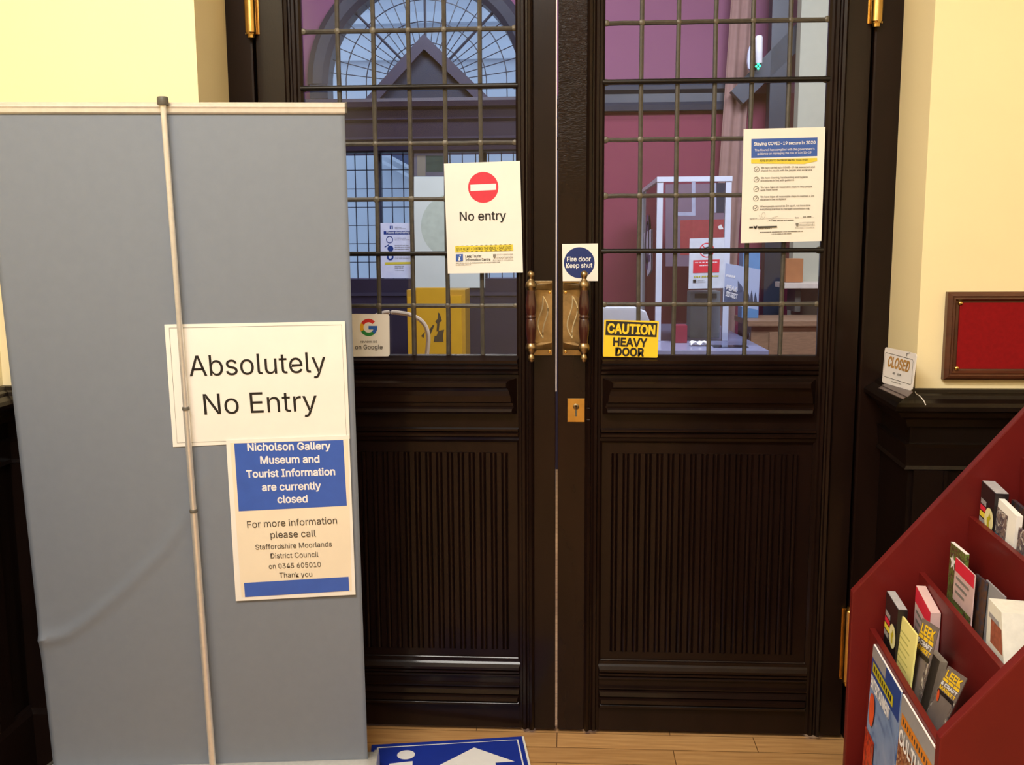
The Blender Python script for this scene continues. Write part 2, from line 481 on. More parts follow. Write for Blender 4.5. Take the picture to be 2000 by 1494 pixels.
BASE1 = [(.226, .022), (.222, .012), (.206, .000), (.198, -.008), (.191, -.008), (.188, .000), (.185, -.006), (.180, -.006), (.177, .002), (.172, -.004), (.168, -.003), (.165, .003), (.164, .02)]
BASE2 = [(.148, .02), (.147, .003), (.144, -.006), (.139, -.005), (.136, .001), (.131, -.008), (.120, -.012), (.117, -.004), (.112, -.018), (.102, -.020), (.098, -.010), (.093, -.014), (.086, -.012), (.082, .002), (.08, .02)]


def leaf(idx, m0, s1, s2, h, bars, label):
    sg = 1 if h > m0 else -1
    D = thing(f'door_{idx}', label, 'door', (h, .02, 0), kind='structure')
    lo = lambda a, b: (min(a, b), max(a, b))
    yb = .05

    def vbox(name, a, b, z0, z1, m, y0=0.0):
        x0, x1 = lo(a, b); return MB().box((x0, y0, z0), (x1, yb, z1)).build(name, m, D, bevel=.002)
    vbox('meeting_stile', m0, s1 - sg * .046, .012, 2.47, M_CRAZED if sg > 0 else M_WOOD)
    vbox('hinge_stile', s2 + sg * .046, h, .012, 2.47, M_WOOD)
    for a, d in ((s1 - sg * .046, sg), (s2 + sg * .046, -sg)):
        MB().loft([[V((a + d * q, y, z)) for q, y in SIDE] for z in (.012, 2.46)]).build('stile_moulding', M_WOOD, D)
    a, b = lo(s1 - sg * .012, s2 + sg * .012)
    for nm, z0, z1 in (('top_rail', 2.272, 2.47), ('lock_rail', .86, 1.094), ('bottom_rail', .012, .22)):
        MB().box((a, .004, z0), (b, yb, z1)).build(nm, M_WOOD, D)
    xa, xb = lo(s1 - sg * .006, s2 + sg * .006)
    for nm, pr in (('sill_moulding', SILL), ('rail_moulding', LOCKR), ('base_moulding', BASE1), ('base_moulding', BASE2)):
        MB().band(xa, xb, pr, .4).build(nm, M_WOOD, D)
    MB().band(xa + .004, xb - .004, APRON, .55).build('ledge', M_WOOD, D)
    # reeded panel
    pn = MB().box((a, .014, .21), (b, .04, .87)); p0, p1 = lo(s1 + sg * .036, s2 - sg * .044)
    nb = 17
    for i in range(nb):
        x = p0 + (p1 - p0) * i / (nb - 1)
        prof = [(x - .0095, .0145), (x - .0085, .0105), (x - .006, .0138), (x - .0045, .0105), (x - .002, .0085), (x + .002, .0085), (x + .0045, .0105), (x + .006, .0138), (x + .0085, .0105), (x + .0095, .0145)]
        pn.loft([[V((q, y, .246)) for q, y in prof], [V((q, y, .824)) for q, y in prof]])
        if i < nb - 1:
            xm = x + (p1 - p0) / (nb - 1) / 2; pn.box((xm - .0062, .0115, .246), (xm + .0062, .0145, .824))
    pn.build('reeded_panel', M_WOOD2, D)
    # glazing
    g0, g1 = lo(s1, s2)
    MB().box((g0 - .004, .0165, 1.09), (g1 + .004, .0195, 2.275)).build('glazing', M_GLASS, D)
    ld = MB(); sol = MB()
    xs = [g0 + (g1 - g0) * k / 6 for k in range(1, 6)]
    rnd = random.Random(idx)

    def came(p, q, hor):
        n = 12; rings = []
        for i in range(n + 1):
            t = i / n; c = V(p).lerp(V(q), t) + V((0, 0, 1) if hor else (1, 0, 0)) * rnd.uniform(-.0007, .0007)
            wv = V((0, 0, .0058)) if hor else V((.0058, 0, 0))
            rings.append([c - wv + V((0, .0165, 0)), c - wv * .8 + V((0, .0115, 0)), c + V((0, .0095, 0)), c + wv * .8 + V((0, .0115, 0)), c + wv + V((0, .0165, 0)), c + wv + V((0, .0215, 0)), c + V((0, .0235, 0)), c - wv + V((0, .0215, 0))])
        ld.loft(rings)
    for x in xs: came((x, 0, 1.096), (x, 0, 2.275), False)
    for z in bars: came((g0, 0, z), (g1, 0, z), True)
    for x in [g0 + .003] + xs + [g1 - .003]:
        for z in bars:
            r = rnd.uniform(.0075, .0098)
            sol.lathe((x, .0125, z), (0, -1, 0), [(0, r), (.0025, r * .85), (.004, r * .4)], 10)
    ld.build('leading', M_LEAD, D); sol.build('solder', M_SOLDER, D, smooth=True)
    for z in (bars[1], bars[4]):
        MB().tube([(g0 - .006, .004, z), (g1 + .006, .004, z)], .0066, 10).build('saddle_bar', M_BLACK, D, smooth=True)
    # pull handle
    px0, px1 = lo(sg * .014, sg * .081)
    H = MB().box((px0, -.0045, 1.100), (px1, 0, 1.303)).build('pull_handle', M_ABRASS, D, bevel=.001)
    gx = sg * .0705
    for z in (1.290, 1.128):
        a = MB()
        a.loft([[V((sg * .03 + dx, -.004, z + dz)) for dx, dz in ((-.016, -.012), (.016, -.012), (.016, .008), (-.016, .008))],
                [V((sg * .052 + dx, -.030, z + dz)) for dx, dz in ((-.012, -.010), (.012, -.010), (.012, .004), (-.012, .004))],
                [V((gx + dx, -.050, z + dz)) for dx, dz in ((-.008, -.008), (.008, -.008), (.008, .003), (-.008, .003))]])
        a.build('arm', M_ABRASS, H, bevel=.002)
    GY = -.052
    MB().lathe((gx, GY, 1.128), (0, 0, 1), [(0, .008), (.006, .0115), (.016, .0105), (.03, .0125), (.05, .0145), (.07, .0135), (.076, .0115), (.08, .0145), (.086, .0115), (.092, .0135), (.112, .0145), (.132, .0125), (.146, .0105), (.156, .0115), (.162, .008)], 24).build('grip', mat('turned_rosewood', (62, 26, 20), .3, var=.3, scale=20, coat=.6) if 'turned_rosewood' not in bpy.data.materials else bpy.data.materials['turned_rosewood'], H, smooth=True)
    for z, d in ((1.284, 1), (1.134, -1)):
        MB().lathe((gx, GY, z), (0, 0, d), [(-.006, .010), (0, .014), (.008, .0155), (.016, .014), (.022, .008), (.026, .0062), (.032, .0085), (.037, .0095), (.043, .0085), (.047, .004)], 20).build('finial', M_ABRASS, H, smooth=True)
    for ph in (0, 1):
        pts = []
        for i in range(15):
            t = i / 14; z = 1.262 - t * .115
            off = math.sin(t * math.pi) * (.010 if ph else -.010) + math.sin(t * 2 * math.pi) * .006
            pts.append((sg * .040 + off, -.0062, z))
        MB().tube(pts, .0021, 6).build('scroll', M_SCROLL, H, smooth=True)
    for x, z in ((.022, 1.293), (.022, 1.272), (.074, 1.110), (.022, 1.110)):
        MB().lathe((sg * x, -.0045, z), (0, -1, 0), [(0, .0042), (.0012, .004), (.0018, .0025)], 12).build('screw', M_BRASS, H, smooth=True)
    # hinges
    for z0, z1 in ((1.947, 2.25), (.17, .402)):
        hg = MB().lathe((sg * .8135, -.016, z0), (0, 0, 1), [(0, .0085), (.008, .0095), (.0085, .012), (.012, .0125), (.014, .0145), (z1 - z0 - .014, .0145), (z1 - z0 - .012, .0125), (z1 - z0 - .0085, .012), (z1 - z0 - .008, .0095), (z1 - z0, .0085)], 20).build('hinge', M_BRASS, D, smooth=True)
        MB().box((sg * .8135 - .019, -.003, z0 + .012), (sg * .8135 + .019, .001, z1 - .012)).build('hinge_plate', M_BRASS, hg)
    if sg > 0:
        L = MB().box((.027, -.0035, .915), (.075, 0, .981)).build('lock_plate', M_BRASS, D, bevel=.0012)
        MB().lathe((.051, -.0035, .958), (0, -1, 0), [(0, .0085), (.002, .0085), (.003, .007)], 20).build('escutcheon', M_ABRASS, L, smooth=True)
        k = MB().lathe((.051, -.006, .960), (0, -1, 0), [(0, .0026), (.0009, .0026)], 12); k.box((.0498, -.0069, .951), (.0522, -.006, .960)); k.build('keyhole', M_BLACK, L)
        MB().prism([(.048, -.0042, .931), (.054, -.0042, .931), (.054, -.0042, .948), (.051, -.0042, .951), (.048, -.0042, .948)], (0, .001, 0)).build('key_cover', M_SOLDER, L)
        MB().tube([(.080, -.001, .955), (.083, -.012, .955), (.089, -.014, .955)], .0022, 8).build('latch_pin', M_BLACK, D, smooth=True)
        MB().tube([(.080, -.001, .923), (.083, -.012, .923), (.089, -.014, .923)], .0022, 8).build('latch_pin', M_BLACK, D, smooth=True)
    else:
        MB().box((m0 + .0002, -.001, 1.0), (m0 + .0032, .004, 2.46)).build('edge_seal', M_SEAL, D)
    return D


leaf(1, -.0058, -.1125, -.684, -.8065, [1.967, 1.819, 1.672, 1.525, 1.378, 1.235, 2.114], 'door leaf with the red no entry sheet on its glass')
leaf(2, .0004, .1235, .7005, .8065, [1.975, 1.824, 1.676, 1.529, 1.382, 1.238, 2.122], 'door leaf with the yellow caution sticker on its glass')

def logo_i(s, f):
    s.poly('information_letter', M_WHITEINK, [f(.36, .38), f(.66, .36), f(.52, .76), f(.60, .78), f(.66, .70), f(.68, .76), f(.52, .90), f(.34, .86), f(.44, .46), f(.34, .46)])
    s.poly('information_letter', M_WHITEINK, [f(.58, .10), f(.70, .12), f(.72, .24), f(.62, .30), f(.52, .24), f(.52, .14)])


# ------------------------------------------------------------------ notices on the doors
DN = V((0, -1, 0))


def dsheet(name, label, cat, pxs, m, y, **k):
    return Sheet(name, label, cat, [aty(p, y) for p in pxs], m, **k)


# no entry
s = dsheet('no_entry_notice', 'white notice with a red no entry disc, taped over the leaded glass', 'notice', [(867, 319.7), (1015.6, 314), (1021.4, 532.2), (874.7, 534.2)], M_PAPER, -.0155)
s.disc('red_disc', M_RED, (943.8, 366), 29.6)
s.poly('white_bar', M_WHITEINK, [(918.7, 360.8), (969, 358.6), (969, 370.8), (918.9, 373.4)])
s.text('lettering', M_INK, 'No entry', (898, 431), (988.6, 429), 17, .012)
s.poly('yellow_strip', M_YEL2, [(889, 481), (1001.5, 477.5), (1002.2, 489.5), (889.3, 492.5)])
s.text('strip_lettering', M_INK, 'STAY ALERT  \u203a  CONTROL THE VIRUS  \u203a  SAVE LIVES', (892, 489.4), (999, 486.2), 5.2, .008)
for i in range(12):
    x = 892 + i * 9.3
    for y in (480.6, 491.6):
        s.line('strip_lettering', M_INK, [(x, y - i * .27), (x + 4, y - .1 - i * .27)], .0012)
s.poly('blue_square', M_BLUE, [(890.5, 496.5), (904.2, 496), (904.4, 510.2), (890.6, 510.6)])
logo_i(s, lambda x, y: (890.5 + 13.8 * x, 496.3 + 14 * y))
s.text('lettering', M_INK, 'Leek Tourist', (909, 503.2), (940.5, 502.5), 5.2, .012)
s.text('lettering', M_INK, 'Information Centre', (909, 510), (958, 509), 5.2, .012)
s.text('grey_lettering', M_INKG, 'STAFFORDSHIRE', (970, 498.6), (1002, 497.8), 2.6)
s.text('grey_lettering', M_INKG, 'moorlands', (970, 505), (1002, 504.2), 4.6)
s.text('grey_lettering', M_INKG, 'DISTRICT COUNCIL', (963, 509.6), (1003, 508.6), 2.4)
s.poly('grey_lettering', M_INKG, [(963, 496.5), (968.4, 496.3), (968, 502), (965.6, 505), (963.3, 502)])
s.bars('grey_lettering', M_INKG, (890.5, 514.6), (978, 512.6), 1.5, 1); s.bars('grey_lettering', M_INKG, (890.5, 518), (922, 517.3), 1.5, 2)
s.done()
# covid notice
s = dsheet('covid_notice', 'white safety notice with blue heading and five ticked steps, taped to the glass', 'notice', [(1452.5, 252.2), (1612, 248.1), (1604.2, 470.7), (1446.8, 474.8)], M_PAPER, -.012)
q = lambda x, y: (1400 + x / 5.3375, 220 + y / 5.3375)
s.poly('heading_panel', M_BLUE, [q(360, 275), q(1050, 257), q(1047, 453), q(359, 474)])
s.text('heading_lettering', M_WHITEINK, 'Staying COVID-19 secure in 2020', q(385, 343), q(1028, 327), 6, .022)
s.text('heading_lettering', M_WHITEINK, 'The Council has complied with the government\u2019s', q(395, 402), q(1018, 388), 4.2, .004)
s.text('heading_lettering', M_WHITEINK, 'guidance on managing the risk of COVID-19', q(422, 440), q(985, 425), 4.2, .004)
s.poly('yellow_strip', M_YEL2, [q(357, 487), q(1045, 472), q(1045, 505), q(910, 535), q(357, 530)])
s.text('lettering', M_INKB, 'FIVE STEPS TO SAFER WORKING TOGETHER', q(452, 511), q(945, 500), 3.6, .012)
steps = [('We have carried out a COVID-19 risk assessment and', 'shared the results with the people who work here', 591, 1018, 990), ('We have cleaning, handwashing and hygiene', 'procedures in line with guidance', 697, 945, 805),
         ('We have taken all reasonable steps to help people', 'work from home', 796, 990, 632), ('We have taken all reasonable steps to maintain a 2m', 'distance in the workplace', 894, 1012, 720), ('Where people cannot be 2m apart, we have done', 'everything practical to manage transmission risk', 994, 975, 965)]
for i, (a, b, y, xa, xb) in enumerate(steps):
    x = 414 - i * 2.6
    s.disc('tick_badge', M_INKB, q(x, y), 5.3, 4.5)
    s.line('tick_badge', M_INKB, [q(x - 13, y + 1), q(x - 4, y + 10), q(x + 14, y - 12)], .0012)
    s.text('small_lettering', M_INKB, a, q(x + 46, y - 8), q(xa, y - 18), 3.4, .006)
    s.text('small_lettering', M_INKB, b, q(x + 44, y + 22), q(xb, y + 13), 3.4, .006)
s.text('small_lettering', M_INKB, 'Signed on', q(342, 1113), q(418, 1110), 2.8); s.text('small_lettering', M_INKB, 'Date', q(815, 1102), q(853, 1101), 2.8)
s.bars('small_lettering', M_INKB, q(900, 1092), q(990, 1088), 2, 3)
s.line('signature', M_INKG, [q(440, 1070), q(455, 1105), q(480, 1110), q(503, 1080), q(500, 1045), q(480, 1040), q(462, 1070), q(475, 1100)], .0006)
s.line('signature', M_INKG, [q(510, 1095), q(560, 1100), q(640, 1075), q(580, 1108), q(522, 1134)], .0006)
s.line('signature', M_INKG, [q(430, 1108), q(800, 1098)], .0004); s.line('signature', M_INKG, [q(860, 1096), q(1010, 1092)], .0004)
s.bars('small_lettering', M_INKB, q(550, 1131), q(812, 1124), 1.8, 4)
s.poly('emblem', M_INK, [q(336, 1188), q(376, 1187), q(376, 1203), q(336, 1205)]); s.poly('emblem', M_INK, [q(426, 1185), q(626, 1180), q(626, 1197), q(426, 1202)])
s.poly('emblem', M_INK, [q(380, 1178), q(400, 1186), q(420, 1176), q(418, 1196), q(400, 1216), q(384, 1198)])
s.bars('small_lettering', M_INKB, q(432, 1215), q(582, 1211), 1.8, 5)
s.text('grey_lettering', M_INKG, 'STAFFORDSHIRE', q(860, 1154), q(1018, 1149), 2.2); s.text('grey_lettering', M_INKG, 'moorlands', q(860, 1182), q(1018, 1177), 4.2); s.text('grey_lettering', M_INKG, 'DISTRICT COUNCIL', q(820, 1208), q(1018, 1202), 2.2)
s.poly('grey_lettering', M_INKG, [q(818, 1150), q(850, 1149), q(848, 1175), q(834, 1190), q(822, 1176)])
s.bars('small_lettering', M_INKB, q(450, 1252), q(905, 1240), 1.6, 6); s.bars('small_lettering', M_INKB, q(572, 1270), q(785, 1264), 1.6, 7)
s.done()
# fire door plate
s = dsheet('fire_door_sign', 'square white plate with a blue disc above the handle', 'sign', [(1097.8, 476.5), (1167.8, 475.5), (1167.8, 548.8), (1099, 549)], M_PAPER, -.0148, thick=.0022)
s.disc('blue_disc', M_NAVY, (1131.3, 513), 30)
s.text('lettering', M_WHITEINK, 'Fire door', (1107.4, 510.5), (1154, 509.8), 8.7, .018); s.text('lettering', M_WHITEINK, 'Keep shut', (1105.4, 523), (1157, 522.2), 8.7, .018)
s.done()
# caution
s = dsheet('caution_sticker', 'yellow and black caution sticker in the lower corner of the glass', 'sticker', [(1180, 624.5), (1287, 627), (1284.5, 698.5), (1177.5, 696.5)], M_YEL, -.0045, round=.003)
z = lambda x, y: (1160 + x / 6.225, 480 + y / 6.225)
s.poly('black_panel', M_INK, [z(148, 912), z(772, 938), z(762, 1112), z(138, 1086)])
s.text('caution_lettering', M_YEL, 'CAUTION', z(162, 1056), z(744, 1078), 17.5, .035)
s.text('lettering', M_INK, 'HEAVY', z(230, 1213), z(646, 1228), 15.6, .032); s.text('lettering', M_INK, 'DOOR', z(256, 1333), z(606, 1344), 15.4, .032)
s.done()
# review sticker
s = dsheet('review_sticker', 'white rounded sticker with a multicoloured letter, beside the banner', 'sticker', [(683.5, 613), (760.5, 613.5), (761.2, 696), (686, 696.5)], M_PAPER, -.0045, round=.007)
gc = (720, 639.5)
for nm, c, a0, a1 in (('red_arc', (214, 50, 44), 42, 150), ('yellow_arc', (240, 180, 36), 150, 208), ('green_arc', (44, 140, 66), 208, 312), ('blue_arc', (44, 100, 190), 312, 362)):
    s.disc(nm, mat('logo_' + nm, c, .45), gc, 16.8, 10, a0, a1, 16)
s.poly('blue_arc', M_BLUE, [(720, 636.5), (736.6, 636.5), (736.8, 643.2), (720, 643.2)])
s.text('lettering', M_INKB, 'review us', (704, 669.5), (736.5, 669), 5.2, .0); s.text('lettering', M_INKB, 'on Google', (694, 682), (747.5, 681.5), 8.4, .004)
s.done()

# ================================================================== roller banner
BB = V((-.886, -.352, .085)); PH, AL = math.radians(5.993), math.radians(4.083); BW, BH = .80, 1.625
bx = V((math.cos(PH), math.sin(PH), 0)); by = V((math.sin(AL) * math.sin(PH), -math.sin(AL) * math.cos(PH), math.cos(AL))); bn = bx.cross(by)
if bn.y > 0: bn = -bn
bnf = V((bn.x, bn.y, 0)).normalized()
ban = thing('roller_banner', 'grey pull-up banner turned back to front before the doors', 'banner', (BB.x, BB.y, 0))
mb = MB(); rings = []
crease = [((a - BB).dot(bx), (a - BB).dot(by)) for a in (on(p, BB, bn) for p in ((78, 1250), (130, 1240), (180, 1205), (250, 1145), (320, 1075), (370, 1000), (395, 930)))]
NU, NV = 70, 130
for j in range(NV + 1):
    r = []
    for i in range(NU + 1):
        u = (i / NU - .5) * BW; h = -.014 + j / NV * (BH + .014); d = 1e9; bi = 0
        for k in range(len(crease) - 1):
            (ax, ay), (cx, cy) = crease[k], crease[k + 1]
            t = max(0, min(1, ((u - ax) * (cx - ax) + (h - ay) * (cy - ay)) / ((cx - ax) ** 2 + (cy - ay) ** 2)))
            dd = math.hypot(u - ax - t * (cx - ax), h - ay - t * (cy - ay))
            if dd < d: d = dd; bi = (k + t) / (len(crease) - 1)
        off = .0075 * math.exp(-(d / .012) ** 2) * (1 - .7 * bi) + .002 * math.sin(u * 7 + 1) * math.sin(math.pi * h / BH)
        off += .004 * math.exp(-((u + .4) / .05) ** 2 - ((h - crease[0][1]) / .05) ** 2)
        r.append(BB + bx * u + by * h + bn * off)
    rings.append(r)
mb.sheetloft(rings)
sh = mb.build('banner_sheet', M_GREY, ban, smooth=True)
md = sh.modifiers.new('thick', 'SOLIDIFY'); md.thickness = .0006; md.offset = -1
top = BB + by * BH
t_ = MB()
prof = [(-.004, -.012), (.004, -.013), (.007, -.010), (.0075, -.002), (.009, .002), (.0065, .004), (.0065, .009), (.003, .012), (-.004, .012), (-.006, .008), (-.006, -.008)]
t_.loft([[top + bx * x + bn * a + by * b for a, b in prof] for x in (-BW / 2 - .003, BW / 2 + .002)])
t_.build('top_rail', M_ALU, ban)
MB().loft([[top + bx * x + bn * a * 1.08 + by * b * 1.08 for a, b in prof] for x in (BW / 2 + .002, BW / 2 + .006)]).build('rail_cap', M_ALUD, ban)
# cassette base
def basep(x, prof): return [V((BB.x, BB.y, 0)) + bx * x + bnf * a + V((0, 0, b)) for a, b in prof]
bprof = [(.062, .016), (.070, .030), (.066, .050), (.052, .064), (.030, .073), (.006, .078), (-.006, .078), (-.055, .068), (-.064, .046), (-.062, .016)]
MB().loft([basep(-.415, bprof), basep(.412, bprof)]).build('base_cassette', M_ALU, ban, smooth=True)
for x0, x1 in ((-.423, -.415), (.412, .424)):
    MB().loft([basep(x0, [(a * 1.06, b * 1.05) for a, b in bprof]), basep(x1, [(a * 1.06, b * 1.05) for a, b in bprof])]).build('end_cap', M_ALUD if x0 < 0 else M_ALU, ban)
for x in (-.3, .3):
    f_ = MB(); f_.obox(V((BB.x, BB.y, 0)) + bx * x, bx, bnf, V((0, 0, 1)), (-.02, -.11, .0), (.02, .11, .017)); f_.build('foot', M_ALUD, ban, bevel=.003)
p0 = on((415.5, 1494), BB + bnf * .03, bn); p1 = on((318, 200), BB + bn * .016, bn)
dr = (p1 - p0); p0 = p0 + dr * ((.075 - p0.z) / dr.z)
def at_t(py_px):
    a = on(py_px, BB + bn * .02, bn); return max(0, min(1, (a - p0).dot(p1 - p0) / (p1 - p0).length_squared))
t1, t2 = at_t((378, 996)), at_t((364, 797))
j1, j2 = p0.lerp(p1, t1), p0.lerp(p1, t2)
pl = MB(); pl.tube([p0, j1], .0085, 14); pl.tube([j1, j2], .0075, 14); pl.tube([j2, p1], .0066, 14)
pl.build('pole', M_ALU, ban, smooth=True)
u_ = (p1 - p0).normalized()
for j, r in ((j1, .0095), (j2, .0086)):
    MB().lathe(j - u_ * .004, u_, [(0, r), (.006, r), (.008, r * .85)], 16).build('pole_joint', M_ALUD, ban, smooth=True)
MB().lathe(p1 - u_ * .006, u_, [(0, .0115), (.003, .0125), (.014, .0125), (.018, .011), (.019, .006)], 18).build('pole_cap', M_ALUD, ban, smooth=True)

# papers on the banner
def bsheet(name, label, pxs, m, off, **k): return Sheet(name, label, 'notice', [on(p, BB + bn * off, bn) for p in pxs], m, **k)
s = bsheet('no_entry_paper', 'large landscape paper reading absolutely no entry, on the grey banner', [(320.9, 634), (673.5, 627.3), (683.5, 857), (338, 873)], M_PAPER, .0045)
k = lambda x, y: (300 + x / 2.49, 600 + y / 2.49)
s.line('border_line', M_INKG, [k(76, 101), k(914, 86), k(938, 628), k(115, 660), k(76, 101)], .0011)
s.text('lettering', M_INK, 'Absolutely', k(176, 336), k(840, 315), 40, .0); s.text('lettering', M_INK, 'No Entry', k(248, 522), k(798, 503), 40, .0)
s.done()
s = bsheet('closure_poster', 'portrait poster with a blue heading saying the gallery is closed', [(441.4, 859.5), (682, 850), (694.4, 1161.4), (460.6, 1174)], M_PAPER, .0072)
s.poly('cream_panel', M_PAPER2, [k(372, 660), k(945, 642), k(964, 1380), k(428, 1410)])
s.poly('blue_panel', M_BLUE2, [k(392, 662), k(922, 645), k(940, 965), k(414, 992)])
s.poly('footer_panel', M_BLUE2, [k(440, 1340), k(948, 1310), k(952, 1378), k(445, 1409)])
for tx, a, b, y0, y1 in (('Nicholson Gallery', 457, 862, 697, 690), ('Museum and', 520, 808, 760, 754), ('Tourist Information', 452, 884, 828, 815), ('are currently', 528, 815, 892, 884), ('closed', 603, 750, 951, 947)):
    s.text('heading_lettering', M_WHITEINK, tx, k(a, y0), k(b, y1), 14, .022)
for tx, a, b, y0, y1, c in (('For more information', 457, 893, 1072, 1051, 13), ('please call', 570, 790, 1122, 1114, 13), ('Staffordshire Moorlands', 497, 868, 1178, 1162, 9.6), ('District Council', 570, 802, 1220, 1212, 9.6), ('on 0345 605010', 562, 814, 1271, 1261, 9.6), ('Thank you', 613, 772, 1314, 1308, 9.6)):
    s.text('lettering', M_INKB, tx, k(a, y0), k(b, y1), c, .0)
s.done()

# ================================================================== floor sign
FZ = .0105
tr = atz((1019, 1438), FZ); tl = atz((722, 1455), FZ); e1 = (tr - tl).normalized(); e2 = V((e1.y, -e1.x, 0))
TL = tr - e1 * .425; s = Sheet('floor_sign', 'blue board with a white arrow lying flat on the oak floor', 'sign', [TL, tr, tr + e2 * .60, TL + e2 * .60], mat('blue_sign_board', (28, 52, 158), .45, var=.04), thick=.0002)
MB().prism([TL - V((0, 0, .0003)), tr + e1 * .006 - V((0, 0, .0003)), tr + e1 * .006 + e2 * .6 - V((0, 0, .0003)), TL + e2 * .6 - V((0, 0, .0003))], (0, 0, -.0097)).build('foam_core', M_PAPER, s.o)
a = lambda x, y: TL + e1 * x + e2 * y
WB = .425
s.line3('white_border', M_WHITEINK, [a(.018, .018), a(WB - .014, .018), a(WB - .014, .58), a(.018, .58), a(.018, .018)], .005)
ac = (atz((926, 1460), FZ) - TL).dot(e1); ay = (atz((926, 1460), FZ) - TL).dot(e2)
hw, hd, sw = .105, .088, .052
s.poly3('arrow', M_WHITEINK, [a(ac, ay), a(ac + hw, ay + hd), a(ac + sw, ay + hd), a(ac + sw, ay + .33), a(ac - sw, ay + .33), a(ac - sw, ay + hd), a(ac - hw, ay + hd)])
dc = atz((793, 1474.5), FZ)
mbs, _, of = s._mb('information_letter', M_WHITEINK)
mbs.add([dc + V((math.cos(q * math.pi / 16) * .0245, math.sin(q * math.pi / 16) * .0245, of)) for q in range(32)], [list(range(32))])
dx, dy = (dc - TL).dot(e1), (dc - TL).dot(e2)
s.poly3('information_letter', M_WHITEINK, [a(dx - .045, dy + .042), a(dx + .018, dy + .036), a(dx + .014, dy + .16), a(dx + .04, dy + .165), a(dx + .036, dy + .182), a(dx - .05, dy + .182), a(dx - .046, dy + .168), a(dx - .024, dy + .16), a(dx - .02, dy + .062), a(dx - .047, dy + .058)])
s.done()

# ================================================================== plaque and closed sign on the wall
PY = WY - .024
c0, c1 = aty((1850, 570), WY - .012), aty((1842, 741), WY - .012)
PX0, PX1, PZ0, PZ1 = (c0.x + c1.x) / 2, 1.50, c1.z, c0.z
pq = thing('plaque', 'crimson felt panel in a mahogany frame on the cream wall', 'plaque', (PX0, WY, PZ0))
fp = [(0, 0), (0, -.016), (.004, -.02), (.010, -.022), (.013, -.019), (.017, -.020), (.022, -.013), (.028, -.012), (.030, -.008), (.030, 0)]
rings = []
for cx_, cz_, ix, iz in ((PX0, PZ0, 1, 1), (PX1, PZ0, -1, 1), (PX1, PZ1, -1, -1), (PX0, PZ1, 1, -1)):
    rings.append([V((cx_ + ix * o, WY + y, cz_ + iz * o)) for o, y in fp])
MB().loft(rings, close=True).build('frame', M_MAHOG, pq)
MB().box((PX0 + .02, WY - .0105, PZ0 + .02), (PX1 - .02, WY, PZ1 - .02)).build('backing', M_MAHOG, pq)
ct = .007
x0, x1, z0, z1 = PX0 + .030, PX1 - .030, PZ0 + .026, PZ1 - .026
MB().prism([(x0 + ct, WY - .0105, z0), (x1 - ct, WY - .0105, z0), (x1, WY - .0105, z0 + ct), (x1, WY - .0105, z1 - ct), (x1 - ct, WY - .0105, z1), (x0 + ct, WY - .0105, z1), (x0, WY - .0105, z1 - ct), (x0, WY - .0105, z0 + ct)], (0, -.003, 0)).build('felt_panel', M_VELVET, pq)
for x, z in ((x0 + .001, z1 - .001), (x0 + .001, z0 + .001), (x1 - .001, z1 - .001), (x1 - .001, z0 + .001)):
    MB().lathe((x, WY - .0125, z), (0, -1, 0), [(0, .006), (.002, .0058), (.004, .0042), (.0052, .0015)], 16).build('stud', M_BRASS, pq, smooth=True)

LZ = 1.056
bl, br = atz((1722.5, 747), LZ), atz((1780.5, 763.5), LZ)
e = (br - bl).normalized(); inn = V((-e.y, e.x, 0))
if inn.x < 0: inn = -inn
upv = (V((0, 0, 1)) + inn * .16).normalized(); pn_ = e.cross(upv)
C = [on((1728.5, 677.5), bl, pn_), on((1790, 690.5), bl, pn_), br, bl]
M_CARD = mat('pale_grey_card', (222, 216, 214), .45, var=.02)
s = Sheet('closed_sign', 'small white card sign reading closed, propped on the dado ledge', 'sign', C, M_CARD, thick=.0025, round=.008)
g = lambda x, y: (1710 + x / 13.58, 670 + y / 13.58)
s.line('border_line', M_INKB, [g(280, 250), g(985, 440), g(1000, 480), g(955, 1070), g(925, 1100), g(240, 885), g(220, 850), g(250, 290), g(280, 250)], .0012)
s.text('gold_lettering', M_GOLD, 'CLOSED', g(312, 600), g(885, 768), 18, .03)
s.bars('small_lettering', M_INKG, g(460, 822), g(540, 842), 4, 8); s.bars('small_lettering', M_INKG, g(585, 858), g(710, 890), 4, 9)
s.bars('small_lettering', M_INKG, g(430, 1028), g(690, 1105), 1.6, 10)
so = s.done()
hp = [s.at(g(845, 350)), s.at(g(850, 280)), s.at(g(930, 260))]
MB().tube([p + s.n * .002 for p in hp], .0007, 6).build('wire_hook', M_INK, so)
w0 = br + V((.004, -.012, .004))
string = [w0, w0 + V((.012, -.02, -.006)), w0 + V((.022, -.028, -.022)), w0 + V((.030, -.034, -.05)), w0 + V((.032, -.037, -.075))]
st_pts = [on(p, (0, y, 0), (0, 1, 0)) for p, y in (((1786, 762), -.262), ((1789, 769), -.29), ((1797, 774), -.318), ((1804, 782), -.326), ((1808, 791), -.328))]
MB().tube(st_pts, .0011, 6).build('string', M_PAPER, so, smooth=True)
cl = MB()
cards = thing('card_pile', 'dark grey cards lying on the dado ledge under the closed sign', 'cards', ((bl.x + br.x) / 2, (bl.y + br.y) / 2, 1.045))
M_DCARD = mat('dark_grey_card', (92, 78, 76), .4, var=.1)
for kq, (pa, pb, pc, pd) in enumerate((((1735, 747), (1783, 765), (1773, 775), (1722, 752)), ((1729, 750), (1774, 771), (1764, 779), (1716, 757)))):
    zz = 1.0555 - kq * .0022
    MB().prism([atz(p, zz) for p in (pa, pb, pc, pd)], (0, 0, -.0016)).build('card', M_DCARD, cards)

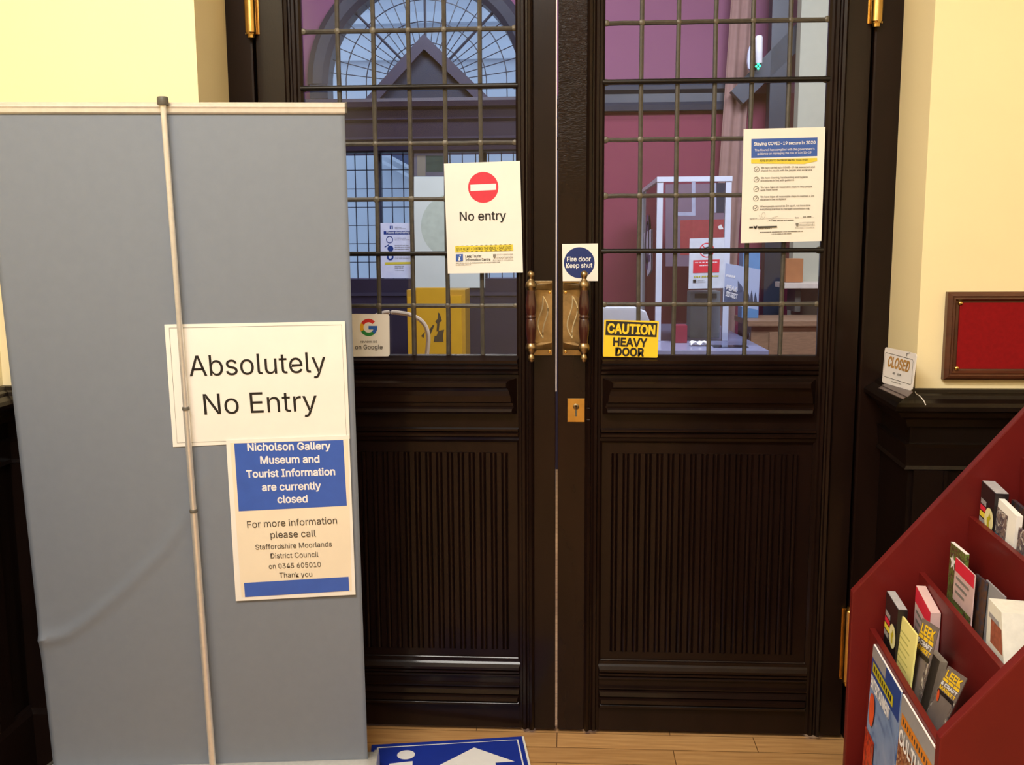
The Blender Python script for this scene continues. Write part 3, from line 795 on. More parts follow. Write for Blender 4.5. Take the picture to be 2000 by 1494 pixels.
# ================================================================== leaflet rack
RA = .0775
K0 = V((.5457, -.922, 0)); RU = V((-math.sin(RA), -math.cos(RA), 0)); RW = V((math.cos(RA), -math.sin(RA), 0)); RZ = V((0, 0, 1))
RL, RD = .517, .42
def R3(u, w_, z_): return K0 + RU * u + RW * w_ + RZ * z_
def rkpx(px, w_): return on(px, K0 + RW * w_, RW)
rack = thing('leaflet_rack', 'red stained wooden leaflet rack with stepped tiers by the doors', 'leaflet rack', tuple(R3(RL / 2, RD / 2, 0)))
kz = .768; sl = 1.24
side = [(0, .0), (0, kz), (RD - .02, kz + (RD - .02) * sl), (RD, kz + (RD - .02) * sl), (RD, .0)]
for u0 in (-.018, RL):
    MB().prism([R3(u0, a_, b_) for a_, b_ in side], RU * .018).build('side_panel', M_RACK, rack, bevel=.0025)
def rbox(name, w0, w1, z0, z1, m=M_RACK, u0=0.0, u1=RL, bev=.0012):
    return MB().obox(K0, RU, RW, RZ, (u0, w0, z0), (u1, w1, z1)).build(name, m, rack, bevel=bev)
rbox('front_panel', .004, .014, .02, .43)
rbox('back_panel', RD - .012, RD - .002, .02, 1.25)
TI = [(.033, .703, .385), (.114, .812, .585), (.193, .918, .695), (.273, 1.026, .80)]
for wf, zt, zs in TI:
    rbox('tier_board', wf, wf + .010, zs, zt)
rbox('shelf', .014, .033, .375, .385); rbox('shelf', .043, .114, .575, .585); rbox('shelf', .124, .193, .685, .695); rbox('shelf', .203, .273, .79, .80); rbox('shelf', .283, RD - .012, .905, .915)
for u0 in (.125, .245, .365):
    pass


def rleaf(name, label, tl, tr, wt, wb, zb, thick, m, bl=None, br=None, group=None, stack=None, cat='leaflet'):
    """an upright leaflet: its top edge seen at tl-tr, leaning from depth wb at its foot to wt at its top"""
    A, B = rkpx(tl, wt), rkpx(tr, wt)
    if bl is None:
        D = A + RW * (wb - wt) + RZ * (zb - A.z); Cc = B + RW * (wb - wt) + RZ * (zb - B.z)
    else:
        D0, C0 = rkpx(bl, wb), rkpx(br, wb)
        D = A + (D0 - A) * ((zb - A.z) / (D0.z - A.z)); Cc = B + (C0 - B) * ((zb - B.z) / (C0.z - B.z))
    return Sheet(name, label, cat, [A, B, Cc, D], m, thick=thick, group=group)


M_SKYPIC = picture('cover_sky_picture', [(70, 96, 150), (120, 145, 190), (150, 165, 200)], 12)
M_CROWD = picture('cover_crowd_picture', [(40, 26, 22), (150, 92, 60), (96, 40, 30), (190, 150, 116), (60, 52, 50)], 60)
M_CROWD2 = picture('cover_market_picture', [(40, 32, 38), (140, 120, 110), (70, 62, 74), (200, 190, 180), (96, 66, 52)], 60)
M_REDPIC = picture('cover_red_costume', [(150, 24, 18), (196, 60, 30), (120, 20, 20), (220, 150, 110)], 40)
M_GREYC = mat('grey_cover_print', (150, 148, 152), .35, var=.05)
M_BLUEC = mat('deep_blue_print', (40, 66, 140), .35, var=.1, scale=15)
M_LIME = mat('lime_strip_print', (186, 176, 36), .4, var=.06)
M_ORANGE = mat('orange_strip_print', (208, 128, 36), .4, var=.08)
M_BALLOON = mat('orange_balloon_print', (216, 84, 40), .4, var=.15, scale=50)
M_EDGE = mat('white_page_edges', (236, 232, 228), .6, var=.05, scale=200)
# two magazines in the lowest tier
for nm, lab, tl, tr, edgep in (('magazine', 'blue covered magazine with an orange balloon, lowest tier of the rack', (1706.5, 1259), (1760, 1352), 0), ('magazine', 'grey topped magazine with an orange strip, lowest tier of the rack', (1762.5, 1356), (1829, 1468), 1)):
    s = rleaf(nm, lab, tl, tr, .0292, .0185, .386, .0030, M_SKYPIC if edgep == 0 else M_CROWD, cat='magazine', group='magazines in the lowest tier')
    if edgep == 0:
        s.rect('masthead_panel', M_BLUEC, 0, 0, 1, .17); s.rect('grey_band', M_GREYC, 0, 0, .5, .07)
        s.rect('lime_strip', M_LIME, .06, .085, .80, .145)
        for q_ in range(9): s.rect('strip_lettering', M_INK, .1 + q_ * .075, .10, .1 + q_ * .075 + .045, .13)
        s.textuv('title_lettering', M_WHITEINK, 'ENTERTAINMENT', .05, .74, .235, .065, .03)
        s.rect('costume_picture', M_REDPIC, 0, .50, .34, 1); s.rect('crowd_picture', M_CROWD, .34, .62, 1, 1)
        mbq, _, of = s._mb('balloon_picture', M_BALLOON)
        ctr = s.uv(.17, .33); mbq.add([ctr + s.ex * (math.sin(t_q * math.pi / 12) * .018) + s.ey * (math.cos(t_q * math.pi / 12) * (.024 if math.cos(t_q * math.pi / 12) > 0 else .036)) + s.n * of for t_q in range(24)], [list(range(24))])
    else:
        s.rect('grey_band', M_GREYC, 0, 0, 1, .22); s.rect('orange_strip', M_ORANGE, .05, .085, 1, .15)
        for q_ in range(12): s.rect('strip_lettering', M_INKB, .1 + q_ * .07, .105, .1 + q_ * .07 + .03, .13)
        s.textuv('title_lettering', M_WHITEINK, 'CULTURE', .04, .86, .245, .075, .03)
        s.rect('costume_picture', M_REDPIC, .1, .55, .6, .9)
    MB().prism([s.c[0] + s.ey * .0004, s.c[1] + s.ey * .0004, s.c[1] + s.ey * .0004 - s.n * .0030, s.c[0] + s.ey * .0004 - s.n * .0030], s.ey * .0006).build('page_edges', M_EDGE, s.o)
    s.done()
# tier two
M_PEAKBLK = mat('black_cover_print', (34, 28, 30), .35, var=.1)
M_PEAKBLU = mat('blue_cover_print', (70, 98, 184), .35, var=.12, scale=20)
M_PEAKTOP = mat('grey_page_stack', (168, 166, 170), .6, var=.12, scale=150)


def guide(label, tl, tr, wt, wb, zb, thick, group):
    s = rleaf('guidebook', label, tl, tr, wt, wb, zb, thick, M_PEAKBLK, group=group, cat='guidebook')
    s.rect('blue_panel', M_PEAKBLU, 0, .50, 1, 1); s.rect('yellow_line', M_YEL2, 0, .48, 1, .505)
    for i, c in enumerate((M_GREYC, M_RED, M_YEL2, M_GREYC)): s.rect(('grey_block', 'red_block', 'yellow_block', 'pale_block')[i], c, .08, .15 + i * .06, .48, .20 + i * .06)
    C_ = s.uv(.78, .29)
    for nm, m_, r_ in (('round_badge', mat('badge_cream', (226, 222, 170), .4) if 'badge_cream' not in bpy.data.materials else bpy.data.materials['badge_cream'], .021),):
        mb_, _, of = s._mb(nm, m_); mb_.add([C_ + s.ex * (math.cos(t_q * math.pi / 12) * r_) + s.ey * (math.sin(t_q * math.pi / 12) * r_) + s.n * of for t_q in range(24)], [list(range(24))])
    mb_, _, of = s._mb('badge_mark', M_LIME); mb_.add([C_ + s.ex * x + s.ey * y + s.n * of for x, y in ((-.004, -.014), (.005, -.012), (.002, -.002), (.009, .006), (.001, .013), (-.003, .004), (-.009, .002))], [list(range(7))])
    MB().prism([s.c[0] + s.ey * .0003 - s.n * .001, s.c[1] + s.ey * .0003 - s.n * .001, s.c[1] + s.ey * .0003 - s.n * (thick - .001), s.c[0] + s.ey * .0003 - s.n * (thick - .001)], s.ey * .0008).build('page_edges', M_PEAKTOP, s.o)
    return s.done()


guide('black and blue guidebook with a round badge, second tier near the side panel', (1731.5, 1155), (1754, 1191), .0545, .052, .586, .016, 'guidebooks in the rack')
M_LEMON = mat('pale_yellow_paper', (232, 224, 140), .5, var=.04, scale=12)
s = rleaf('yellow_leaflet', 'pale yellow leaflet in front of the lowest guidebook', (1757, 1196.5), (1790, 1240), .062, .050, .586, .003, M_LEMON)
for i in range(9): s.rect('print', mat('faint_green_print', (186, 182, 104), .5) if i == 0 else bpy.data.materials['faint_green_print'], .15, .12 + i * .06, .15 + .5 + .2 * random.random(), .135 + i * .06)
s.done()
M_PINK = mat('pale_pink_print', (212, 180, 178), .45, var=.04)
M_GRN = picture('leaflet_garden_picture', [(50, 56, 34), (110, 130, 60), (70, 50, 44), (150, 110, 96)], 90)


def starleaf(label, tl, tr, wt, wb, zb, thick, m=None, full=True):
    s = rleaf('star_leaflet', label, tl, tr, wt, wb, zb, thick, M_PINK, group='red headed leaflets')
    s.rect('red_heading', M_RED, 0, .0, 1, .13) if full else None
    s.rect('photo_panel', M_GRN, 0, .42, 1, 1)
    for i in range(3): s.rect('lettering', M_INKG, .12, .17 + i * .07, .8 - .1 * i, .195 + i * .07)
    return s.done()


starleaf('stack of pink red headed leaflets in the second tier', (1789.5, 1143.5), (1818, 1197), .0965, .0945, .586, .016)


def leek(label, tl, tr, br, bl, wt, wb):
    s = rleaf('market_leaflet', label, tl, tr, wt, wb, .587, .0012, mat('brown_grey_print', (122, 110, 106), .4, var=.1) if 'brown_grey_print' not in bpy.data.materials else bpy.data.materials['brown_grey_print'], bl=bl, br=br, group='craft market leaflets')
    # print is laid out for the part that shows above the lip
    vis = (rkpx(bl, wb) - s.c[0]).length / (s.c[3] - s.c[0]).length
    def t(part, m, body, u0, u1, v, c, b): s.textuv(part, m, body, u0, u1, v * vis, c * vis, b)
    s.rect('photo_panel', M_CROWD2, 0, .48 * vis, 1, 1)
    t('yellow_lettering', M_YEL, 'LEEK', .10, .92, .20, .14, .03)
    for i, (x0, x1) in enumerate(((.06, .34), (.38, .62), (.66, .94))): s.rect('yellow_lettering', M_YEL, x0, .225 * vis, x1, .275 * vis)
    t('white_lettering', M_WHITEINK, '& CRAFT', .06, .94, .355, .065, .03)
    t('yellow_lettering', M_YEL, 'MARKET', .06, .94, .44, .065, .03)
    s.rect('dark_band', M_PEAKBLK, .06, .455 * vis, .94, .52 * vis)
    mb_, _, of = s._mb('figure_print', M_BALLOON); C_ = s.uv(.2, .57 * vis)
    mb_.add([C_ + s.ex * (math.cos(q * math.pi / 8) * .006) + s.ey * (math.sin(q * math.pi / 8) * .009) + s.n * of for q in range(16)], [list(range(16))])
    return s.done()


leek('yellow lettered market leaflet leaning beside the yellow leaflet', (1801.8, 1206.8), (1834, 1227), (1798.6, 1364), (1770.7, 1325.7), .080, .066)
M_STACK = mat('pale_paper_stack', (196, 188, 172), .6, var=.12, scale=160, stretch=(1, 1, .05))
s = rleaf('leaflet_stack', 'thick stack of pale leaflets behind the two market leaflets', (1815, 1268), (1836, 1292), .094, .088, .586, .012, M_STACK, bl=(1797, 1356), br=(1812, 1384), cat='leaflets')
s.done()
leek('yellow lettered market leaflet at the open end of the second tier', (1852, 1300), (1888.6, 1325.7), (1837, 1435), (1810, 1390), .086, .071)
# tier three
M_NIGHT = picture('leaflet_dark_picture', [(28, 28, 34), (60, 60, 70), (90, 60, 40), (40, 44, 52)], 40)
starleaf('pink red headed leaflet with a house picture, third tier of the rack', (1867, 1088), (1904, 1124), .150, .146, .696, .002)
s = rleaf('garden_leaflet', 'green photo leaflet with a white star behind the red headed one', (1857, 1059), (1886, 1083), .158, .155, .696, .006, M_GRN)
mb_, _, of = s._mb('white_star', M_WHITEINK); C_ = s.uv(.24, .17)
mb_.add([C_ + s.ex * (math.sin(q * math.pi / 5) * (.016 if q % 2 == 0 else .007)) + s.ey * (math.cos(q * math.pi / 5) * (.016 if q % 2 == 0 else .007)) + s.n * of for q in range(10)], [list(range(10))])
MB().prism([s.c[0] + s.ey * .0002, s.c[1] + s.ey * .0002, s.c[1] + s.ey * .0002 - s.n * .006, s.c[0] + s.ey * .0002 - s.n * .006], s.ey * .0008).build('page_edges', M_EDGE, s.o)
s.done()
rleaf('dark_leaflet', 'dark photo leaflet between the red headed leaflet and the white cards', (1905, 1120), (1925, 1137), .160, .154, .696, .004, M_NIGHT).done()
rleaf('grey_leaflet', 'pale grey leaflet standing behind the white cards', (1926, 1132), (1962, 1166), .166, .160, .696, .003, M_GREYC).done()
M_WCARD = mat('white_card_stock', (222, 218, 206), .5, var=.05, scale=100)
s = rleaf('card_stack', 'deep stack of white folded cards at the end of the third tier', (1931, 1168), (1956, 1196), .136, .133, .698, .050, M_WCARD, bl=(1925, 1262), br=(1961, 1306), cat='cards')
s.rect('house_print', mat('brick_red_print', (150, 84, 62), .5, var=.3, scale=120), .25, .14, .95, .34); s.rect('grey_print', M_GREYC, .1, .10, .8, .14)
s.rect('arch_print', mat('lilac_print', (140, 136, 150), .5), .05, .5, .6, .72)
s.done()
# tier four
guide('black and blue guidebook with a round badge, fourth tier near the side panel', (1918, 939.5), (1944, 964), .2085, .2055, .802, .022, 'guidebooks in the rack')
M_TEAL = mat('teal_print', (66, 128, 152), .4, var=.15, scale=30)
s = rleaf('teal_leaflet', 'white and teal leaflet beside the fourth tier guidebook', (1943, 966), (1986, 1008), .2145, .2065, .802, .010, M_PAPER)
s.rect('teal_panel', M_TEAL, 0, .34, 1, 1); s.rect('picture_panel', M_CROWD2, .12, .08, .66, .34); s.done()
s = rleaf('dark_cover_booklet', 'dark booklet standing behind the teal leaflet', (1976, 975), (2010, 1003), .246, .236, .802, .006, M_NIGHT); s.rect('purple_band', M_PLUMW, 0, .3, 1, .5); s.done()
rleaf('brown_leaflet', 'brown photo leaflet at the edge of the fourth tier', (1990, 1029), (2034, 1072), .2145, .206, .802, .004, M_CROWD2).done()
rleaf('top_booklet', 'dark booklet standing alone in the highest tier', (2000, 910), (2028, 933), .2870, .2850, .917, .010, M_NIGHT).done()

# ================================================================== LOBBY beyond the doors
LY = 3.5
AC = aty((828, 163), LY); AR = .592; ARO = .70
# back wall with an arched opening and a lower opening
wz0, wz1 = 1.2, 1.985
wx0, wx1 = -1.6, -.05
pts = [(-3.2, 0), (3.2, 0), (3.2, 3.6), (-3.2, 3.6)]
b = MB()
b.box((-3.2, LY, 0), (wx0, LY + .2, 3.6)); b.box((wx1, LY, 0), (.33, LY + .2, 3.6)); b.box((wx0, LY, 0), (wx1, LY + .2, wz0)); AZ = aty((828, 192), LY).z; b.box((wx0, LY, wz1), (wx1, LY + .2, AZ))
arc = [(AC.x + ARO * math.cos(math.pi * i / 32), AC.z + ARO * math.sin(math.pi * i / 32)) for i in range(33)]
for i in range(32):
    (xa, za), (xb, zb) = arc[i], arc[i + 1]
    b.hexa([V((xb, LY, zb)), V((xa, LY, za)), V((xa, LY + .2, za)), V((xb, LY + .2, zb)), V((xb, LY, 3.6)), V((xa, LY, 3.6)), V((xa, LY + .2, 3.6)), V((xb, LY + .2, 3.6))])
b.box((wx0, LY, AZ), (AC.x - ARO, LY + .2, 3.6)); b.box((AC.x + ARO, LY, AZ), (wx1, LY + .2, 3.6))
struct('wall_lobby_back', b, M_PURPLE, 'plum wall around the arched window beyond the glass', 'wall')
struct('wall_lobby_maroon', MB().box((.0, LY - .06, 0), (3.2, LY + .2, 3.6)), M_MAROON, 'maroon wall beyond the glass behind the reception screen', 'wall')
struct('wall_lobby_frieze', MB().box((.0, LY - .062, 2.3), (3.2, LY - .06, 3.6)), mat('mauve_frieze_paint', (136, 80, 110), .7, var=.04, scale=4), 'mauve frieze above the navy beam beyond the glass', 'wall')
struct('wall_lobby_left', MB().box((-3.3, .14, 0), (-2.4, LY + .2, 3.6)), M_PURPLE, 'plum side wall of the lobby beyond the banner', 'wall')
struct('wall_lobby_right', MB().box((2.4, .14, 0), (3.3, LY + .2, 3.6)), M_MAROON, 'maroon side wall of the lobby', 'wall')
struct('ceiling_lobby', MB().box((-3.3, .1, 3.5), (3.3, LY + .2, 3.6)), M_CEIL, 'white ceiling of the lobby', 'ceiling')
struct('wall_lobby_front', MB().box((-2.5, .141, 0), (-.90, .2, 3.6)).box((.90, .141, 0), (2.5, .2, 3.6)).box((-.9, .141, 2.62), (.9, .2, 3.6)), M_PURPLE, 'lobby side of the wall around the doors', 'wall')
# arched window
W1 = thing('window_1', 'arched fanlight with radial leading beyond the glass', 'window', (AC.x, LY, AC.z), kind='structure')
rg = []
for r_, y_ in ((AR, LY - .05), (AR, LY + .12), (ARO + .01, LY + .12), (ARO + .01, LY - .05)): pass
rings = []
for i in range(37):
    t_q = math.pi * i / 36; c_, s_ = math.cos(t_q), math.sin(t_q)
    rings.append([V((AC.x + r_ * c_, y_, AC.z + r_ * s_)) for r_, y_ in ((AR, LY - .02), (AR + .03, LY - .05), (ARO - .02, LY - .06), (ARO + .02, LY - .03), (ARO + .02, LY + .1), (AR, LY + .1))])
MB().loft(rings).build('arch_frame', M_NAVYW, W1)
jb = MB()
for sg in (-1, 1): jb.box((AC.x + sg * (AR + ARO) / 2 - .055, LY - .05, aty((828, 192), LY).z), (AC.x + sg * (AR + ARO) / 2 + .055, LY + .1, AC.z))
jb.build('frame_foot', M_NAVYW, W1)
FY = LY + .03
FC = V((AC.x + .01, FY, AC.z))
ll = MB()
for rr in (.25, .375, .502):
    ll.tube([FC + V((rr * math.cos(math.pi * i / 40), 0, rr * math.sin(math.pi * i / 40) if 0 < i < 40 else -.1)) for i in range(41)], .0035, 5)
for i in range(1, 24):
    if i % 6 == 0: continue
    t_q = math.pi * i / 24; ll.tube([FC + V((.2 * math.cos(t_q), 0, .2 * math.sin(t_q))), FC + V((.60 * math.cos(t_q), 0, .60 * math.sin(t_q)))], .003, 5)
ll.build('leading', M_NAVYW, W1)
for t_q in (45, 90, 135):
    t_q = math.radians(t_q); MB().tube([FC, FC + V((.60 * math.cos(t_q), 0, .60 * math.sin(t_q)))], .009, 6).build('glazing_bar', M_NAVYW, W1)
fp_ = [(AC.x + AR + .02, FY + .012, AC.z - .12), (AC.x - AR - .02, FY + .012, AC.z - .12)][:0] + [(AC.x + (AR + .02) * math.cos(math.pi * i / 32), FY + .012, AC.z + (AR + .02) * math.sin(math.pi * i / 32)) for i in range(33)]
fp_ += [(AC.x - AR - .02, FY + .012, AZ), (AC.x + AR + .02, FY + .012, AZ)]
MB().prism(fp_, (0, .004, 0)).build('glazing', M_GLASS, W1)
# entablature and pediment of the inner doorway
E0, E1 = aty((712, 190), LY - .16), aty((955, 190), LY - .16)
apx = aty((827, 66), LY - .16)
pd = thing('inner_portal', 'dark pedimented door surround below the arched window', 'door surround', (apx.x, LY - .1, 0), kind='structure')
py0 = LY - .16
zt = E0.z - .012
MB().prism([(E0.x + .03, py0 + .05, zt), (E1.x - .03, py0 + .05, zt), (apx.x, py0 + .05, apx.z - .05)], (0, .05, 0)).build('pediment_panel', M_NAVYW, pd)
th = .062
for A_, s_ in ((E0, 1), (E1, -1)):
    d_ = (V((apx.x, 0, apx.z)) - V((A_.x, 0, zt))).normalized(); nn = V((d_.z * s_, 0, -d_.x * s_))
    if nn.z > 0: nn = -nn
    P0 = V((A_.x, py0, zt)); P1 = V((apx.x, py0, apx.z))
    k1 = th / max(.1, abs(nn.z))
    MB().prism([P0, P1, P1 - V((0, 0, k1)), P0 + V((s_ * th * 1.4, 0, 0))], (0, .1, 0)).build('raking_moulding', M_LILAC, pd)
ez = aty((828, 295), py0).z
ent = [(zt, py0 - .03), (zt - .02, py0 - .04), (zt - .05, py0 - .03), (zt - .06, py0 + .01), (zt - .11, py0 + .02), (zt - .12, py0), (zt - .135, py0 + .02), (zt - .22, py0 + .03), (zt - .235, py0 + .01), (zt - .25, py0 + .03), (ez + .01, py0 + .04), (ez, py0 + .06), (ez, py0 + .15), (zt, py0 + .15)]
MB().loft([[V((x, y, z_)) for z_, y in ent] for x in (-1.72, .02)]).build('entablature', M_PLUMW, pd)
for xq in (-1.66, -.02):
    MB().box((xq - .05, LY - .12, 0), (xq + .05, LY - .01, ez)).build('pier', M_PLUMW, pd)
dz = aty((740, 545), LY - .08).z
MB().box((-1.61, LY - .08, 0), (-.07, LY - .01, dz)).build('dado', M_PLUMW, pd)
MB().box((-1.61, LY - .09, dz - .105), (-.07, LY - .08, dz - .085)).build('dado_rail', M_LILAC, pd)
# lower windows
W2 = thing('window_2', 'small paned leaded windows under the dark entablature', 'window', (-.9, LY, dz), kind='structure')
ll = MB(); yq = LY + .02
xg = [aty((p, 400), yq).x for p in (695.5, 718, 766.5, 789, 880, 904, 930, 955, 980, 1003)]
xg = [xg[0] - .21, xg[0] - .14, xg[0] - .07] + xg
for x in xg: ll.box((x - .0028, yq - .004, dz - .02), (x + .0028, yq + .004, ez + .05))
for p in (332, 369, 405, 440, 476, 512):
    z_ = aty((718, p), yq).z; ll.box((-1.6, yq - .004, z_ - .0025), (-.05, yq + .004, z_ + .0025))
ll.build('leading', M_NAVYW, W2)
for p in (743.5, 808, 948):
    x = aty((p, 400), yq).x; MB().box((x - .011, yq - .02, dz - .02), (x + .011, yq + .02, ez + .05)).build('mullion', M_NAVYW, W2)
MB().box((-1.6, yq + .006, dz - .02), (-.05, yq + .01, ez + .05)).build('glazing', M_GLASS, W2)
# frosted panel with dark transom light
FPN = mat('frosted_white_film', (216, 226, 220), .6, var=.04, scale=6)
s = Sheet('frosted_panel', 'pale frosted door panel with a faint circle behind the no entry notice', 'door panel', [aty(p, LY - .09) for p in ((808.5, 345), (947, 345), (947, 562), (808.5, 562))], FPN, thick=.02, kind='structure')
s.disc('circle_film', mat('pale_green_film', (190, 204, 190), .6), (884, 442), 62)
s.done()
s = Sheet('transom_panel', 'dark green glass panel over the pale frosted one', 'door panel', [aty(p, LY - .09) for p in ((808.5, 296), (868, 296), (868, 344), (808.5, 344))], mat('dim_grey_panel', (92, 92, 108), .4, var=.1), thick=.02, kind='structure')
s.poly('green_pane', mat('dark_green_pane', (58, 76, 72), .3, var=.2, scale=20), [(832, 304), (866, 304), (866, 336), (832, 336)]); s.poly('olive_strip', mat('olive_strip', (126, 122, 112), .4), [(815, 304), (831, 304), (831, 344), (815, 344)])
s.done()
# notice in the lobby window
s = Sheet('lobby_notice', 'white sheet with a blue band taped inside the far leaded window', 'notice', [aty(p, LY - .03) for p in ((743, 435.5), (806, 435.5), (807, 543), (744, 543))], mat('cool_white_paper', (226, 230, 255), .5), thick=.001)
r9 = lambda x, y: (690 + x / 10.526, 440 + y / 10.526)
s.poly('blue_print', M_BLUEC, [r9(750, 10), r9(815, 10), r9(815, 80), r9(750, 80)])
s.poly('blue_print', M_BLUEC, [r9(625, 120), r9(1200, 116), r9(1200, 186), r9(625, 188)])
s.text('white_lettering', M_WHITEINK, 'Please stand safely', r9(680, 168), r9(1160, 164), 4, .02)
logo_i(s, lambda x, y: r9(750 + 65 * x, 10 + 70 * y))
s.disc('icon_print', M_BLUEC, r9(748, 295), 6.8, 5.4); s.disc('icon_print', M_BLUEC, r9(765, 480), 5.8); s.disc('icon_print', M_BLUEC, r9(760, 650), 6.6, 3.4)
s.poly('icon_print', M_BLUEC, [r9(640, 440), r9(730, 390), r9(742, 405), r9(652, 455)])
for i, (y, x1) in enumerate(((45, 1000), (75, 1090), (270, 1090), (305, 1180), (420, 1150), (455, 1180), (495, 1140), (660, 1170), (690, 1170), (845, 1050), (880, 1040), (930, 1050))):
    s.bars('grey_print', M_INKG, r9(855, y), r9(x1, y), 1.2, 20 + i)
s.poly('yellow_strip', M_YEL2, [r9(655, 760), r9(1195, 750), r9(1195, 795), r9(655, 810)])
s.done()
# beam and brace on the maroon side
py1 = LY - .10
bt, bb = aty((1285, 166), py1), aty((1285, 216), py1)
struct('trim_4', MB().loft([[V((x, y, z_)) for z_, y in ((bt.z, LY - .06), (bt.z, py1 - .02), (bt.z - .03, py1 - .03), (bt.z - .05, py1), (bb.z + .05, py1), (bb.z + .03, py1 - .015), (bb.z, py1 - .01), (bb.z, LY - .06))] for x in (.0, 1.05)]), M_NAVYW, 'dark navy beam across the maroon wall', 'beam')
MB_ = MB()
xa, xb = aty((1503, 200), 3.2).x, aty((1541, 200), 3.2).x
MB_.box((xa, 3.2, 0), (xb, 3.3, 3.5))
A_, B_ = aty((1440, 190), 3.2), aty((1590, 40), 3.2)
dd = (B_ - A_); dd.y = 0; nn = V((-dd.z, 0, dd.x)).normalized() * .05
MB_.prism([A_ + nn, B_ + nn * 1.2, B_ - nn * 1.2, A_ - nn], (0, .07, 0))
struct('trim_5', MB_, M_NAVYW, 'dark navy post with a diagonal brace in the lobby', 'post')
xa, xb = aty((1552, 200), 3.0).x, aty((1640, 200), 3.0).x
struct('wall_reflection', MB().box((xa + .02, 3.0, 0), (2.4, 3.1, 3.5)), mat('grey_olive_reflection', (176, 176, 158), .7, var=.03), 'pale olive grey pier beyond the covid notice', 'wall')  # front hall reflection in the door glass, built as a solid slab
# tan reflection in the door glass, modelled as a hanging strip
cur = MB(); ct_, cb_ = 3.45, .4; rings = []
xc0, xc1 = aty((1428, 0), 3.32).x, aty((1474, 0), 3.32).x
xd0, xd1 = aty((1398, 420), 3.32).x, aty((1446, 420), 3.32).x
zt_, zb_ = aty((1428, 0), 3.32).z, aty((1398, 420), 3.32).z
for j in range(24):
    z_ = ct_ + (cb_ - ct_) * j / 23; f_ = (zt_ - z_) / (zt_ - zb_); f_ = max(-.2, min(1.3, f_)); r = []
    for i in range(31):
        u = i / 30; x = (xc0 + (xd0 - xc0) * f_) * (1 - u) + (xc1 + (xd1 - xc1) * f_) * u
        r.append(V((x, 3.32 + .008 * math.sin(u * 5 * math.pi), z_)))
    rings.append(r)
cur.sheetloft(rings); o = tag(cur.build('curtain', mat('dusky_pink_reflection', (158, 124, 118), .85, var=.06), smooth=True, origin=((xd0 + xd1) / 2, 3.32, cb_)), 'dusky pink curtain hanging in front of the maroon wall', 'curtain')
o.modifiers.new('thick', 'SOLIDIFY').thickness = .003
# emergency lamp
l0, l1 = aty((1482.5, 70), 3.08), aty((1482.5, 124), 3.08)
el = thing('emergency_lamp', 'white upright lamp unit with a small green light', 'lamp', tuple(l1))
MB().lathe(l1, l0 - l1, [(0, .016), (.004, .019), ((l0 - l1).length - .01, .021), ((l0 - l1).length, .016)], 16).build('lamp_body', mat('white_plastic', (244, 244, 252), .35), el, smooth=True)
MB().box((l1.x - .012, l1.y, l1.z), (l1.x + .012, 3.2, l1.z + .15)).build('bracket', M_ALUD, el)
g_ = aty((1480.5, 130), 3.08); gl = MB()
for dx_, dz_ in ((0, .012), (-.011, .0), (.010, .002), (0, -.012)): gl.lathe((g_.x + dx_, 3.075, g_.z + dz_), (0, -1, 0), [(0, .007), (.006, .006), (.009, .003)], 10)
gl.build('green_light', emit('green_led', (60, 235, 170), 1.6), el, smooth=True)
a0 = aty((1466, 110), 3.12)
pts = [aty(p, 3.12) for p in ((1469.5, 83), (1464, 91), (1461, 103), (1460, 120), (1462, 133), (1466, 137), (1468.5, 133), (1469.5, 110))]
tag(MB().prism(pts, (0, .03, 0)).build('alarm_cover', mat('pale_blue_plastic', (196, 200, 226), .4), origin=tuple(a0)), 'pale half round cover beside the green lamp', 'cover')

# reception screen and counter
SX0, SX1, SY0, SY1 = .462, .815, 2.2, 3.15
ctz = .93
cnt = thing('reception_counter', 'lavender grey reception counter under the clear screen', 'counter', (.9, 2.4, 0))
MB().box((.30, 1.75, ctz - .04), (.93, 3.28, ctz)).build('worktop', mat('lavender_laminate', (150, 152, 184), .25, var=.05), cnt, bevel=.004)
MB().box((.34, 1.80, 0), (.90, 3.26, ctz - .04)).build('cabinet', M_PLUMW, cnt)
scr = thing('clear_screen', 'white framed clear screen standing on the reception counter', 'screen', (.64, 2.6, ctz))
M_WFR = mat('white_frame_paint', (206, 212, 228), .35, var=.03)
tz = aty((1350, 350), SY0).z
for x, y in ((SX0 + .012, SY0), (SX1 - .012, SY0), (SX0 + .04, SY1)):
    wd = .014 if y == SY0 else .05
    MB().box((x - wd, y - .014, ctz + .001), (x + wd, y + .014, tz)).build('post', M_WFR, scr)
MB().box((SX0 - .004, SY0 - .018, tz - .012), (SX1 + .004, SY0 + .018, tz + .012)).build('top_bar', M_WFR, scr)
MB().box((SX0 - .004, SY0 + .018, tz - .01), (SX0 + .02, SY1, tz + .01)).build('side_bar', M_WFR, scr)
MB().box((SX0 + .026, SY0 - .003, ctz + .001), (SX1 - .026, SY0 + .003, tz - .012)).build('front_pane', M_PERSPEX, scr)
MB().box((SX0 + .004, SY0 + .014, ctz + .001), (SX0 + .009, SY1 - .014, tz - .012)).build('side_pane', M_PERSPEX, scr)
